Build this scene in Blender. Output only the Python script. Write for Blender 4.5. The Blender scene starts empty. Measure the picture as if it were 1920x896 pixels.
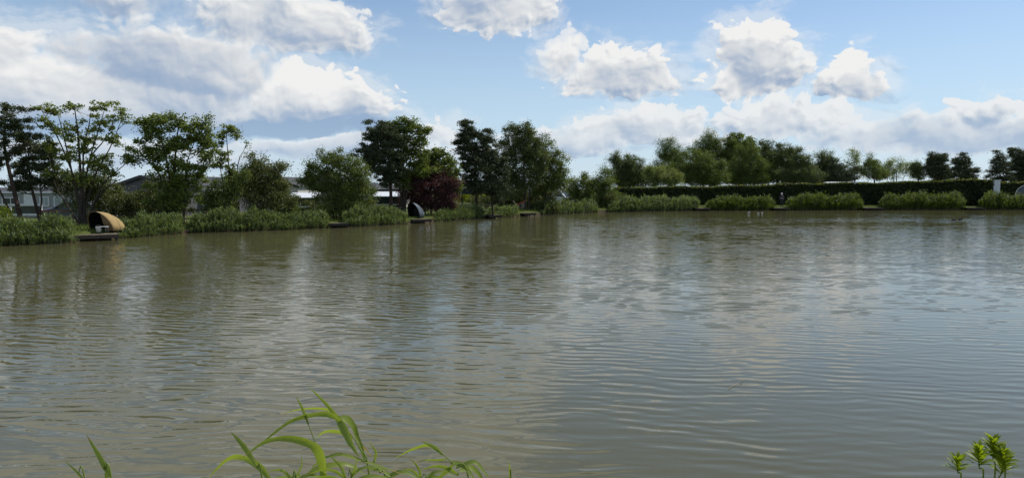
import bpy, bmesh, math
import numpy as np
from mathutils import Vector

R = np.random.default_rng(7)
rad = math.radians
scene = bpy.context.scene
col = scene.collection

# ------------------------------------------------------------------ camera, sky, sun, exposure
F = 1280.0                    # focal length in photo pixels (1920 wide)
HZ = 355.0                    # row of the horizon in the photo
CAMZ = 2.6
PITCH = math.atan((448 - HZ) / F)
cam = bpy.data.cameras.new('camera')
cam.lens = 24.0; cam.sensor_width = 36.0; cam.clip_start = 0.05; cam.clip_end = 6000
camo = bpy.data.objects.new('camera', cam); col.objects.link(camo)
camo.location = (0, 0, CAMZ); camo.rotation_euler = (math.pi / 2 - PITCH, 0, 0)
scene.camera = camo

SUN_AZ, SUN_EL, SUN_STRENGTH = 64.0, 51.0, 4.0
SKY_STRENGTH = 0.118
sun = bpy.data.lights.new('sun', 'SUN'); sun.energy = SUN_STRENGTH; sun.angle = rad(0.5); sun.color = (1.0, 0.955, 0.88)
suno = bpy.data.objects.new('sun', sun); col.objects.link(suno)
sd = Vector((math.sin(rad(SUN_AZ)) * math.cos(rad(SUN_EL)), math.cos(rad(SUN_AZ)) * math.cos(rad(SUN_EL)), math.sin(rad(SUN_EL))))
suno.rotation_euler = sd.to_track_quat('Z', 'Y').to_euler(); suno.location = (60, 40, 80)

scene.view_settings.view_transform = 'Standard'
scene.view_settings.look = 'None'
scene.view_settings.exposure = 0.0
scene.view_settings.gamma = 1.0
scene.view_settings.use_curve_mapping = False
scene.render.engine = 'CYCLES'
scene.cycles.use_denoising = True
scene.cycles.max_bounces = 6
scene.cycles.diffuse_bounces = 2
scene.cycles.glossy_bounces = 3
scene.cycles.transmission_bounces = 3
scene.cycles.transparent_max_bounces = 6
scene.cycles.sample_clamp_indirect = 6


class NT:
    """small helper to write node graphs as expressions"""
    def __init__(s, tree): s.t = tree; s.n = tree.nodes; s.l = tree.links
    def put(s, sock, v):
        if isinstance(v, bpy.types.NodeSocket): s.l.new(v, sock)
        elif v is not None:
            try: sock.default_value = v
            except Exception: sock.default_value = tuple(v)
    def math(s, op, a, b=None, c=None, clamp=False):
        m = s.n.new('ShaderNodeMath'); m.operation = op; m.use_clamp = clamp
        s.put(m.inputs[0], a); s.put(m.inputs[1], b); s.put(m.inputs[2], c)
        return m.outputs[0]
    def vec(s, op, a, b=None, scale=None):
        m = s.n.new('ShaderNodeVectorMath'); m.operation = op
        s.put(m.inputs[0], a); s.put(m.inputs[1], b)
        if scale is not None: s.put(m.inputs['Scale'], scale)
        return m.outputs['Value'] if op in ('LENGTH', 'DOT_PRODUCT', 'DISTANCE') else m.outputs[0]
    def comb(s, x, y, z):
        m = s.n.new('ShaderNodeCombineXYZ')
        for i, v in enumerate((x, y, z)): s.put(m.inputs[i], v)
        return m.outputs[0]
    def sep(s, v):
        m = s.n.new('ShaderNodeSeparateXYZ'); s.put(m.inputs[0], v); return m.outputs[:3]
    def noise(s, v, scale, detail=2, rough=0.5, dim='3D', dist=0.0):
        m = s.n.new('ShaderNodeTexNoise'); m.noise_dimensions = dim
        s.put(m.inputs['Vector'], v); m.inputs['Scale'].default_value = scale
        m.inputs['Detail'].default_value = detail; m.inputs['Roughness'].default_value = rough
        m.inputs['Distortion'].default_value = dist
        return m.outputs[0], m.outputs[1]
    def voro(s, v, scale, detail=2, rough=0.5, smooth=0.4, dim='2D'):
        m = s.n.new('ShaderNodeTexVoronoi'); m.voronoi_dimensions = dim; m.feature = 'SMOOTH_F1'
        s.put(m.inputs['Vector'], v); m.inputs['Scale'].default_value = scale
        m.inputs['Detail'].default_value = detail; m.inputs['Roughness'].default_value = rough
        m.inputs['Smoothness'].default_value = smooth
        return m.outputs['Distance']
    def smooth(s, x, a, b):
        m = s.n.new('ShaderNodeMapRange'); m.interpolation_type = 'SMOOTHSTEP'
        s.put(m.inputs[0], x); m.inputs[1].default_value = a; m.inputs[2].default_value = b
        return m.outputs[0]
    def lin(s, x, a, b, c=0.0, d=1.0):
        m = s.n.new('ShaderNodeMapRange'); s.put(m.inputs[0], x)
        for i, v in enumerate((a, b, c, d)): s.put(m.inputs[i + 1], v)
        return m.outputs[0]
    def mixc(s, f, a, b, mode='MIX'):
        m = s.n.new('ShaderNodeMix'); m.data_type = 'RGBA'; m.blend_type = mode
        s.put(m.inputs[0], f); s.put(m.inputs[6], a); s.put(m.inputs[7], b)
        return m.outputs[2]
    def mixf(s, f, a, b):
        m = s.n.new('ShaderNodeMix'); m.data_type = 'FLOAT'
        s.put(m.inputs[0], f); s.put(m.inputs[2], a); s.put(m.inputs[3], b)
        return m.outputs[0]


def rgb(*c): return (c[0], c[1], c[2], 1.0)


def build_world():
    w = bpy.data.worlds.new('World'); scene.world = w; w.use_nodes = True
    t = w.node_tree; t.nodes.clear(); g = NT(t)
    out = t.nodes.new('ShaderNodeOutputWorld')
    sky = t.nodes.new('ShaderNodeTexSky'); sky.sky_type = 'NISHITA'; sky.sun_disc = False
    sky.sun_elevation = rad(SUN_EL); sky.sun_rotation = rad(SUN_AZ)
    sky.air_density = 1.0; sky.dust_density = 0.15; sky.ozone_density = 3.0; sky.altitude = 0
    bg = t.nodes.new('ShaderNodeBackground'); t.links.new(sky.outputs[0], bg.inputs[0]); bg.inputs[1].default_value = SKY_STRENGTH
    tc = t.nodes.new('ShaderNodeTexCoord'); d = g.vec('NORMALIZE', tc.outputs['Generated'])
    x, y, z = g.sep(d)
    az = g.math('ARCTAN2', x, y); el = g.math('ARCSINE', z)
    uv = g.comb(az, el, 0.0)
    # irregular outlines: bend the cloud map with two octaves of noise
    n1 = g.noise(d, 6.0, 3, 0.55)[1]
    wv = g.vec('SCALE', g.vec('SUBTRACT', n1, (0.5, 0.5, 0.5)), scale=0.060)
    n1b = g.noise(d, 22.0, 4, 0.6)[1]
    wv = g.vec('ADD', wv, g.vec('SCALE', g.vec('SUBTRACT', n1b, (0.5, 0.5, 0.5)), scale=0.022))
    p = g.vec('ADD', uv, wv)
    px_, py_, _ = g.sep(p)

    def A(px): return math.atan((px - 960) / F)
    def E_(px, py): return math.atan((HZ - py) / math.hypot(F, px - 960))
    # cumulus: (px, py, half width, height up, depth down, whiteness, softness)
    blobs = [
        (-10, 110, 110, 105, 70, .78, .8), (330, 135, 250, 88, 80, .60, 1.1), (540, 62, 180, 90, 52, .72, .8),
        (180, 205, 380, 100, 70, .66, 1.0), (90, 175, 120, 60, 40, .9, .7), (400, 150, 130, 70, 50, .8, .7), (700, 285, 420, 26, 20, .75, 1.4), (250, 300, 260, 24, 24, .7, 1.4), (60, 150, 200, 60, 50, .9, .9), (215, 0, 90, 24, 24, .6, 1.2),
        (592, 206, 172, 98, 46, .92, .45), (530, 246, 270, 36, 20, -.10, 1.2), (150, 254, 320, 44, 24, .02, 1.2),
        (822, 246, 70, 50, 26, .85, .6), (925, 12, 150, 105, 66, .74, .6), (1055, 118, 66, 56, 46, .78, .9),
        (1155, 160, 150, 86, 40, .78, .45), (1398, 152, 120, 128, 42, .84, .42), (1588, 168, 66, 74, 30, .82, .42),
        (1480, 120, 42, 24, 16, .9, .9),
        (1190, 262, 165, 64, 26, .80, .6), (1440, 240, 120, 62, 28, .78, .6), (1560, 225, 60, 40, 24, .8, .6), (1660, 258, 140, 46, 24, .66, .8),
        (1822, 215, 58, 46, 40, .9, .5), (1810, 262, 200, 52, 24, .70, .8), (2060, 250, 160, 80, 30, .85, .5),
        (1050, 285, 160, 50, 26, .62, .8),
    ]
    B = [(A(a), E_(a, b), c / F, u / F, l / F, wgt, so) for a, b, c, u, l, wgt, so in blobs]
    # clouds above and around the frame (degrees): azimuth, elevation, half width, up, down, whiteness, softness
    for a, e, c, u, l, wgt, so in [
        (-33, 22, 20, 8, 5, .85, .8), (-10, 22, 13, 6, 4, .95, .6), (3, 29, 12, 6, 4, .9, .7), (-22, 31, 14, 6, 4, .9, .7), (-40, 33, 15, 7, 5, .7, .8), (-18, 40, 13, 6, 5, .8, .8),
        (30, 46, 16, 7, 5, .8, .7), (62, 10, 16, 8, 3, .85, .5), (95, 14, 18, 9, 4, .85, .6), (-62, 14, 16, 9, 6, .75, .8), (-95, 18, 20, 10, 6, .8, .7),
        (140, 15, 22, 9, 5, .8, .7), (-140, 16, 24, 10, 5, .8, .7), (178, 22, 20, 10, 5, .8, .7), (-70, 42, 20, 9, 6, .75, .8), (120, 40, 18, 9, 6, .8, .7)]:
        B.append((rad(a), rad(e), rad(c), rad(u), rad(l), wgt, so))
    env = None
    for u0, v0, a, bu, bl, wgt, so in B:
        dx = g.math('MULTIPLY_ADD', px_, 1 / a, -u0 / a)
        dv = g.math('SUBTRACT', py_, v0)
        up = g.math('MULTIPLY', dv, 1 / bu)
        dy = g.math('MAXIMUM', up, g.math('MULTIPLY', dv, -1 / bl))
        r2 = g.math('MULTIPLY_ADD', dx, dx, g.math('MULTIPLY', dy, dy))
        f = g.math('SUBTRACT', 1.0, g.math('POWER', r2, 0.5))           # 1 in the middle, 0 at the rim
        f = g.math('MULTIPLY', f, min(1.0, (a + bu) * 4.5) + .35)        # thicker when larger
        sl = .85 if so < .55 else .45
        sh = g.math('MULTIPLY_ADD', up, sl, wgt - sl * .42)                 # lit tops, grey bases
        if env is None: env, shade, soft = f, sh, so
        else:
            k = g.smooth(g.math('SUBTRACT', f, env), -0.10 - .16 * so, 0.10 + .16 * so)
            shade = g.mixf(k, shade, sh); soft = g.mixf(k, soft, so)
            env = g.math('SMOOTH_MAX', env, f, 0.12)
    # cauliflower relief, lit from the sun's side
    q0 = g.vec('MULTIPLY', p, (1.0, 1.3, 1.0))
    def big(q): return g.voro(q, 8.5, 1.0, 0.45, 0.35)
    def fine(q): return g.math('MULTIPLY_ADD', g.voro(q, 30.0, 1.6, 0.55, 0.35), -0.55, g.math('MULTIPLY', g.noise(q, 60.0, 4, 0.62, '2D')[0], 0.40))
    b0, b1 = big(q0), big(g.vec('ADD', q0, (0.016, 0.024, 0.0)))
    f0, f1 = fine(q0), fine(g.vec('ADD', q0, (0.004, 0.007, 0.0)))
    lit = g.math('ADD', g.math('MULTIPLY', g.math('SUBTRACT', b1, b0), 0.75), g.math('MULTIPLY', g.math('SUBTRACT', f0, f1), g.lin(env, .1, .75, 2.0, .55)))
    h0 = g.math('MULTIPLY_ADD', b0, -0.50, g.math('MULTIPLY', f0, 0.80))
    dens = g.math('ADD', env, g.math('ADD', h0, 0.30))
    a_hard = g.smooth(dens, 0.0, 0.09); a_soft = g.smooth(dens, -0.16, 0.42)
    softc = g.math('MULTIPLY', g.math('SUBTRACT', soft, 0.4), 1.15, clamp=True)
    alpha = g.mixf(softc, a_hard, a_soft)
    wisp = g.noise(g.vec('MULTIPLY', p, (1.0, 2.2, 1.0)), 15.0, 5, .62, '2D')[0]
    wa = g.math('MULTIPLY', g.smooth(g.math('MULTIPLY_ADD', wisp, 1.3, g.math('ADD', env, -.56)), 0.0, 0.42), .42)
    alpha = g.math('MAXIMUM', alpha, wa)
    relw = g.mixf(softc, 1.0, 0.5)
    broad = g.math('MULTIPLY', g.math('SUBTRACT', g.noise(d, 5.0, 3, 0.5)[0], 0.5), 0.55)
    lum = g.math('ADD', g.math('MULTIPLY_ADD', lit, relw, shade), broad)
    thin = g.math('SUBTRACT', 1.0, g.smooth(dens, 0.0, 0.55))           # thin rims let light through
    lum = g.math('ADD', lum, g.math('MULTIPLY', thin, 0.28))
    lum = g.math('MINIMUM', g.math('MAXIMUM', lum, 0.0), 1.0)
    cr = t.nodes.new('ShaderNodeValToRGB'); t.links.new(lum, cr.inputs[0])
    e = cr.color_ramp.elements
    e[0].position = 0.0; e[0].color = rgb(.27, .39, .57)
    e[1].position = 1.0; e[1].color = rgb(.88, .88, .87)
    m = cr.color_ramp.elements.new(0.30); m.color = rgb(.39, .475, .61)
    m = cr.color_ramp.elements.new(0.62); m.color = rgb(.66, .69, .73)
    # far clouds take on the colour of the air
    air = g.smooth(el, 0.16, 0.0)
    ccol = g.mixc(g.math('MULTIPLY', air, 0.50), cr.outputs[0], rgb(.50, .65, .81))
    # low hazy streaks near the horizon
    st = g.noise(g.vec('MULTIPLY', g.vec('ADD', uv, g.vec('SCALE', wv, scale=0.5)), (2.2, 21.0, 1.0)), 2.6, 4, 0.55, '2D')[0]
    sa = g.math('MULTIPLY', g.smooth(st, 0.44, 0.66), g.math('MULTIPLY', g.smooth(el, 0.19, 0.05), 0.75))
    hz = g.math('MULTIPLY', g.smooth(el, 0.36, -0.01), 0.80)
    bg2 = t.nodes.new('ShaderNodeBackground'); bg2.inputs[0].default_value = rgb(.54, .70, .86); bg2.inputs[1].default_value = 1.0
    bg3 = t.nodes.new('ShaderNodeBackground'); t.links.new(ccol, bg3.inputs[0]); bg3.inputs[1].default_value = 1.0
    m1 = t.nodes.new('ShaderNodeMixShader'); g.put(m1.inputs[0], g.math('MAXIMUM', sa, hz)); t.links.new(bg.outputs[0], m1.inputs[1]); t.links.new(bg2.outputs[0], m1.inputs[2])
    m2 = t.nodes.new('ShaderNodeMixShader')
    g.put(m2.inputs[0], g.math('MULTIPLY', alpha, g.smooth(el, -0.02, 0.02)))
    t.links.new(m1.outputs[0], m2.inputs[1]); t.links.new(bg3.outputs[0], m2.inputs[2])
    t.links.new(m2.outputs[0], out.inputs[0])
    w.cycles.sampling_method = 'MANUAL'; w.cycles.sample_map_resolution = 1024


build_world()

# ------------------------------------------------------------------ helpers
CP, SP = math.cos(PITCH), math.sin(PITCH)


def P(px, py, Y):
    """world point seen at photo pixel (px, py) at distance Y in front of the camera"""
    cx, cy = (px - 960) / F, (448 - py) / F
    dy, dz = CP + cy * SP, -SP + cy * CP
    s = Y / dy
    return np.array((cx * s, Y, CAMZ + dz * s))


def G(px, Y, z=0.42):
    """point on the ground in the column px at distance Y"""
    q = P(px, HZ, Y); return np.array((q[0], Y, z))


def tag(o, label=None, cat=None, group=None, kind=None):
    if label: o['label'] = label
    if cat: o['category'] = cat
    if group: o['group'] = group
    if kind: o['kind'] = kind
    return o


def empty(name, loc, label, cat, group=None, rz=0.0):
    o = bpy.data.objects.new(name, None); o.location = loc; o.rotation_euler = (0, 0, rz)
    o.empty_display_size = 0.2; col.objects.link(o)
    return tag(o, label, cat, group)


class MB:
    """collects geometry in numpy pieces, then links it as ONE mesh object"""
    def __init__(s): s.v = []; s.f = []; s.m = []; s.n = 0; s.sm = []
    def add(s, v, faces, mat=0, smooth=False):
        v = np.asarray(v, float).reshape(-1, 3); s.v.append(v)
        if isinstance(faces, np.ndarray):
            s.f.append((faces + s.n, mat, smooth))
        else:
            by = {}
            for q in faces: by.setdefault(len(q), []).append(q)
            for k in by: s.f.append((np.array(by[k]) + s.n, mat, smooth))
        s.n += len(v); return s
    def box(s, c, d, rz=0.0, mat=0, rot=None):
        c = np.asarray(c, float); h = np.asarray(d, float) / 2
        v = np.array([(x, y, z) for x in (-1, 1) for y in (-1, 1) for z in (-1, 1)], float) * h
        if rot is not None: v = v @ np.asarray(rot).T
        elif rz:
            ca, sa = math.cos(rz), math.sin(rz)
            v = v @ np.array([[ca, -sa, 0], [sa, ca, 0], [0, 0, 1]]).T
        return s.add(v + c, [(0, 1, 3, 2), (4, 6, 7, 5), (0, 4, 5, 1), (2, 3, 7, 6), (0, 2, 6, 4), (1, 5, 7, 3)], mat)
    def tube(s, pts, r, sides=6, mat=0, caps=True, smooth=True):
        pts = np.asarray(pts, float); n = len(pts)
        r = np.full(n, r, float) if np.isscalar(r) else np.asarray(r, float)
        tg = np.gradient(pts, axis=0); tg /= np.linalg.norm(tg, axis=1)[:, None] + 1e-9
        ref = np.array((0, 0, 1.0)) if abs(tg[:, 2]).mean() < .8 else np.array((1.0, 0, 0))
        a = np.cross(tg, ref); a /= np.linalg.norm(a, axis=1)[:, None] + 1e-9
        b = np.cross(tg, a); th = np.linspace(0, 2 * np.pi, sides, endpoint=False)
        v = pts[:, None] + r[:, None, None] * (np.cos(th)[None, :, None] * a[:, None] + np.sin(th)[None, :, None] * b[:, None])
        i = np.arange(n - 1)[:, None] * sides; j = np.arange(sides)[None]; k = (j + 1) % sides
        q = np.stack([i + j, i + k, i + sides + k, i + sides + j], -1).reshape(-1, 4)
        s.add(v, q, mat, smooth)
        if caps:
            s.add(v[0], [tuple(range(sides - 1, -1, -1))], mat); s.add(v[-1], [tuple(range(sides))], mat)
        return s
    def prism(s, outline, y0, y1, mat=0):
        """outline in x, z swept from y0 to y1"""
        n = len(outline); v = [(x, y0, z) for x, z in outline] + [(x, y1, z) for x, z in outline]
        f = [tuple(range(n)), tuple(range(2 * n - 1, n - 1, -1))] + [(i, i + n, (i + 1) % n + n, (i + 1) % n) for i in range(n)]
        return s.add(v, f, mat)
    def lathe(s, prof, c=(0, 0, 0), sides=16, mat=0, smooth=True):
        prof = np.asarray(prof, float); th = np.linspace(0, 2 * np.pi, sides, endpoint=False)
        v = np.stack([prof[:, 0, None] * np.cos(th), prof[:, 0, None] * np.sin(th), np.repeat(prof[:, 1, None], sides, 1)], -1) + np.asarray(c)
        n = len(prof); i = np.arange(n - 1)[:, None] * sides; j = np.arange(sides)[None]; k = (j + 1) % sides
        return s.add(v, np.stack([i + j, i + k, i + sides + k, i + sides + j], -1).reshape(-1, 4), mat, smooth)
    def build(s, name, mats, parent=None, origin=(0, 0, 0), bevel=0.0):
        me = bpy.data.meshes.new(name)
        v = np.concatenate(s.v) - np.asarray(origin, float)
        me.vertices.add(len(v)); me.vertices.foreach_set('co', v.astype(np.float32).ravel())
        fl = [(f, m, sm) for f, m, sm in s.f]
        tot = np.concatenate([np.full(len(f), f.shape[1]) for f, m, sm in fl])
        idx = np.concatenate([f.ravel() for f, m, sm in fl])
        me.loops.add(len(idx)); me.loops.foreach_set('vertex_index', idx.astype(np.int32))
        me.polygons.add(len(tot)); st = np.concatenate([[0], np.cumsum(tot)[:-1]])
        me.polygons.foreach_set('loop_start', st.astype(np.int32))
        me.polygons.foreach_set('material_index', np.concatenate([np.full(len(f), m) for f, m, sm in fl]).astype(np.int32))
        me.polygons.foreach_set('use_smooth', np.concatenate([np.full(len(f), sm) for f, m, sm in fl]))
        for m in (mats if isinstance(mats, (list, tuple)) else [mats]): me.materials.append(m)
        me.update(calc_edges=True); me.validate()
        o = bpy.data.objects.new(name, me); col.objects.link(o)
        if parent is not None: o.parent = parent
        else: o.location = origin
        if bevel:
            b = o.modifiers.new('bevel', 'BEVEL'); b.width = bevel; b.segments = 2; b.limit_method = 'ANGLE'
        return o


def unit(v): return v / (np.linalg.norm(v, axis=-1, keepdims=True) + 1e-9)


def leaves(mb, C, size, aspect=0.6, up=0.6, mat=0, droop=0.0):
    """one diamond leaf per centre, random facing with a bias upward"""
    n = len(C)
    if n == 0: return
    N = unit(R.normal(size=(n, 3)) + np.array((0, 0, up)))
    a = unit(np.cross(N, R.normal(size=(n, 3))))
    if droop: a = unit(a + np.array((0, 0, -droop)))
    b = unit(np.cross(N, a))
    s = (size * R.uniform(.65, 1.3, n))[:, None]
    v = np.stack([C - a * s * .5, C + b * s * aspect * .5 - a * s * .05, C + a * s * .5, C - b * s * aspect * .5 - a * s * .05], 1)
    q = np.arange(4 * n).reshape(-1, 4)
    mb.add(v, q, mat)


def blades(mb, base, h, lean, width, seg=3, mat=0, curl=1.0):
    """grass-like blades: narrow strips that bend over along lean (n,2)"""
    n = len(base); t = np.linspace(0, 1, seg + 1)
    d = np.concatenate([lean, np.zeros((n, 1))], 1)
    L = np.linalg.norm(lean, axis=1)
    side = unit(np.stack([-lean[:, 1], lean[:, 0], np.zeros(n)], 1) + 1e-6)
    ang = R.uniform(-.9, .9, n)[:, None]
    side = unit(side * np.cos(ang) + unit(d + 1e-6) * np.sin(ang))
    pts = base[:, None] + d[:, None] * (t ** (1 + curl))[None, :, None] + np.array((0, 0, 1.0)) * (h[:, None] * (t - .35 * np.minimum(L / np.maximum(h, .01), 1.2)[:, None] * t ** 3))[..., None]
    w = width[:, None] * np.clip(1.15 - t ** 1.6 * 1.1, .04, 1)[None] * .5
    v = np.stack([pts - side[:, None] * w[..., None], pts + side[:, None] * w[..., None]], 2).reshape(n, -1, 3)
    k = 2 * (seg + 1); i = np.arange(n)[:, None] * k; j = np.arange(seg)[None] * 2
    q = np.stack([i + j, i + j + 1, i + j + 3, i + j + 2], -1).reshape(-1, 4)
    mb.add(v, q, mat)


def spline(pts, n=14):
    pts = np.asarray(pts, float); m = len(pts)
    if m == 2: return pts[0] + (pts[1] - pts[0]) * np.linspace(0, 1, n)[:, None]
    e = np.vstack([2 * pts[0] - pts[1], pts, 2 * pts[-1] - pts[-2]]); out = []
    for u in np.linspace(0, m - 1 - 1e-6, n):
        i = int(u); t = u - i; a, b, c, d = e[i:i + 4]
        out.append(.5 * (2 * b + (c - a) * t + (2 * a - 5 * b + 4 * c - d) * t * t + (3 * b - a - 3 * c + d) * t ** 3))
    return np.array(out)


# ------------------------------------------------------------------ materials
def mat(name, color, rough=0.6, spec=0.4, metal=0.0, vary=0.12, scale=4.0, bump=0.0, bscale=30.0, color2=None, coat=0.0):
    m = bpy.data.materials.new(name); m.use_nodes = True; t = m.node_tree; g = NT(t)
    b = t.nodes['Principled BSDF']
    tc = t.nodes.new('ShaderNodeTexCoord')
    n = g.noise(tc.outputs['Object'], scale, 5, 0.6)[0]
    c2 = color2 if color2 else tuple(c * (1 - 2.2 * vary) for c in color)
    g.put(b.inputs['Base Color'], g.mixc(g.smooth(n, .35, .68), rgb(*color), rgb(*c2)))
    b.inputs['Roughness'].default_value = rough; b.inputs['Metallic'].default_value = metal
    b.inputs['Specular IOR Level'].default_value = spec; b.inputs['Coat Weight'].default_value = coat
    if bump:
        bp = t.nodes.new('ShaderNodeBump'); bp.inputs['Strength'].default_value = bump; bp.inputs['Distance'].default_value = .02
        g.put(bp.inputs['Height'], g.noise(tc.outputs['Object'], bscale, 4, .6)[0]); t.links.new(bp.outputs[0], b.inputs['Normal'])
    return m


def leaf_mat(name, c, trans=0.30, var=0.45, yellow=(1.28, 1.13, .80), rough=.45, spec=.4):
    m = bpy.data.materials.new(name); m.use_nodes = True; t = m.node_tree; g = NT(t)
    b = t.nodes['Principled BSDF']; out = t.nodes['Material Output']
    geo = t.nodes.new('ShaderNodeNewGeometry'); tc = t.nodes.new('ShaderNodeTexCoord')
    r = geo.outputs['Random Per Island']
    n = g.noise(tc.outputs['Object'], 0.9, 3, .6)[0]
    k = g.math('ADD', g.math('MULTIPLY', r, .6), g.math('MULTIPLY', n, .6))
    lo = tuple(x * (1 - var) for x in c); hi = tuple(min(1, x * (1 + var) * y) for x, y in zip(c, yellow))
    cc = g.mixc(g.smooth(k, .2, .95), rgb(*lo), rgb(*hi))
    g.put(b.inputs['Base Color'], cc); b.inputs['Roughness'].default_value = rough + .1; b.inputs['Specular IOR Level'].default_value = spec
    tr = t.nodes.new('ShaderNodeBsdfTranslucent')
    g.put(tr.inputs[0], g.mixc(1.0, cc, rgb(1.9, 1.9, .8), 'MULTIPLY'))
    mx = t.nodes.new('ShaderNodeMixShader'); mx.inputs[0].default_value = trans
    t.links.new(b.outputs[0], mx.inputs[1]); t.links.new(tr.outputs[0], mx.inputs[2]); t.links.new(mx.outputs[0], out.inputs[0])
    return m


M = {
    'bark': mat('bark', (.075, .060, .045), .9, .2, vary=.2, scale=7, bump=.6, bscale=14),
    'pinebark': mat('pine bark', (.085, .058, .042), .9, .2, vary=.2, scale=6, bump=.6, bscale=12),
    'birchbark': mat('birch bark', (.16, .15, .13), .85, .2, vary=.25, scale=6),
    'sycamore': leaf_mat('sycamore leaf', (0.103, 0.146, 0.036)),
    'opensyc': leaf_mat('open sycamore leaf', (0.120, 0.161, 0.045), .34),
    'hawthorn': leaf_mat('hawthorn leaf', (0.084, 0.106, 0.039), .24),
    'pine': leaf_mat('pine needle', (.052, .072, .036), .12, .35, (1.2, 1.05, .8), .6),
    'alder': leaf_mat('alder leaf', (0.076, 0.106, 0.041), .25),
    'bush': leaf_mat('bush leaf', (0.091, 0.129, 0.036), .28),
    'willow': leaf_mat('willow leaf', (0.091, 0.132, 0.039), .30),
    'silver': leaf_mat('pale willow leaf', (0.139, 0.180, 0.077), .34),
    'plum': leaf_mat('purple plum leaf', (.066, .036, .038), .28, .5, (1.4, .9, .95)),
    'yellow': leaf_mat('yellow green leaf', (0.192, 0.243, 0.026), .40),
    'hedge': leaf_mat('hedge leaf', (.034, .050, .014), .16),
    'hedgelit': leaf_mat('sunlit hedge top leaf', (.10, .125, .022), .40),  # lighter copy of the hedge leaf, sunlit top edge painted into the colour
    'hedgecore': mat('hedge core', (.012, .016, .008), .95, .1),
    'reed': leaf_mat('reed leaf', (.118, .156, .074), .34, .5, (1.12, 1.1, .95)),
    'reedbright': leaf_mat('bright reed leaf', (.068, .108, .022), .36, .4, (1.35, 1.1, .8)),
    'reedstem': leaf_mat('reed straw', (.16, .14, .07), .15, .4, (1.2, 1.1, .9)),
    'grass': leaf_mat('grass blade', (.075, .115, .020), .34),
    'freed': leaf_mat('fresh reed blade', (.165, .235, .060), .42, .28, (1.3, 1.1, .8), .38),
    'drytip': leaf_mat('dry leaf tip', (.24, .19, .07), .35, .3),
    'herb': leaf_mat('fresh herb leaf', (.13, .20, .016), .44, .35, (1.35, 1.1, .6), .4),
    'deck': mat('weathered deck board', (.20, .165, .115), .8, .2, vary=.2, scale=3, bump=.3),
    'wood': mat('grey fence timber', (.26, .215, .16), .8, .2, vary=.2, scale=4),
    'darkwood': mat('dark stained timber', (.045, .036, .028), .75, .3, vary=.2),
    'redpaint': mat('red painted board', (.42, .060, .040), .5, .4),
    'redrail': mat('red brown rail', (.26, .10, .06), .6, .3),
    'white': mat('white paint', (.78, .78, .76), .45, .4, vary=.05),
    'offwhite': mat('cream cladding', (.56, .54, .49), .6, .3, vary=.06),
    'greywall': mat('grey cladding', (.12, .12, .135), .65, .3, vary=.1),
    'paleg': mat('pale grey cladding', (.36, .37, .36), .6, .3, vary=.08),
    'midgrey': mat('mid grey cladding', (.22, .225, .23), .6, .3, vary=.08),
    'roof': mat('grey tiled roof', (.075, .075, .082), .7, .3, vary=.15, scale=9),
    'paleroof': mat('pale metal roof', (.74, .77, .79), .4, .5, vary=.05),
    'fascia': mat('dark fascia', (.022, .022, .026), .5, .4),
    'panel': mat('dark green panel', (.016, .022, .022), .6, .3),
    'glass': mat('window glass', (.05, .065, .07), .06, .8, vary=.1),
    'curtain': mat('net curtain', (.42, .47, .44), .8, .1, vary=.1, scale=12),
    'carpaint': mat('dark blue car paint', (.012, .024, .065), .25, .5, vary=.05, coat=1.0),
    'tyre': mat('tyre rubber', (.016, .016, .017), .85, .2),
    'rim': mat('alloy rim', (.45, .46, .47), .35, .5, metal=.9, vary=.05),
    'lamp': mat('headlamp glass', (.65, .68, .70), .12, .7, vary=.05),
    'tan': mat('tan canvas', (.40, .285, .125), .8, .2, vary=.08, scale=2.5, bump=.15, bscale=5),
    'tanpanel': mat('brown canvas panel', (.20, .14, .075), .85, .2, vary=.1, scale=2.5),
    'blugrey': mat('grey blue canvas', (.11, .135, .165), .6, .35, vary=.15, scale=3, bump=.15, bscale=5),
    'darkcloth': mat('dark canvas lining', (.014, .015, .015), .9, .1),
    'steel': mat('galvanised pole', (.34, .35, .35), .4, .5, metal=.8, vary=.1),
    'bucket': mat('white plastic', (.72, .73, .72), .4, .4, vary=.05),
    'pink': mat('pink patterned cloth', (.42, .16, .18), .8, .2, scale=22, color2=(.10, .06, .07)),
    'concrete': mat('concrete', (.30, .29, .27), .85, .2, vary=.12),
    'swan': mat('white feathers', (.58, .57, .54), .7, .2, vary=.06),
    'duck': mat('brown feathers', (.055, .042, .030), .7, .2, scale=20),
    'beak': mat('orange beak', (.55, .25, .03), .5, .3),
    'skin': mat('skin', (.52, .33, .25), .55, .4, vary=.05),
    'straw': mat('dead reed straw', (.34, .29, .20), .8, .2, scale=20),
}

# ------------------------------------------------------------------ ground, water
SHORE = [(-420, 492), (-150, 474), (0, 461), (135, 455), (220, 447), (350, 437), (480, 433), (600, 428), (690, 424), (760, 420), (860, 413),
         (1000, 404), (1120, 398), (1300, 395), (1600, 394), (1920, 393.2), (2250, 392.5)]


def shore_pt(px, py):
    Y = F * CAMZ / (py - HZ); q = P(px, py, Y); return (q[0], q[1])


def shoreY(px):
    xs = [a for a, b in SHORE]; py = np.interp(px, xs, [b for a, b in SHORE]); return F * CAMZ / (py - HZ)


POND = [shore_pt(*s) for s in SHORE] + [(104, 60), (78, 26), (34, 6.5), (12, 4.4), (-9, 4.3), (-20, 8)]
PP = np.array(POND)


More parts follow.
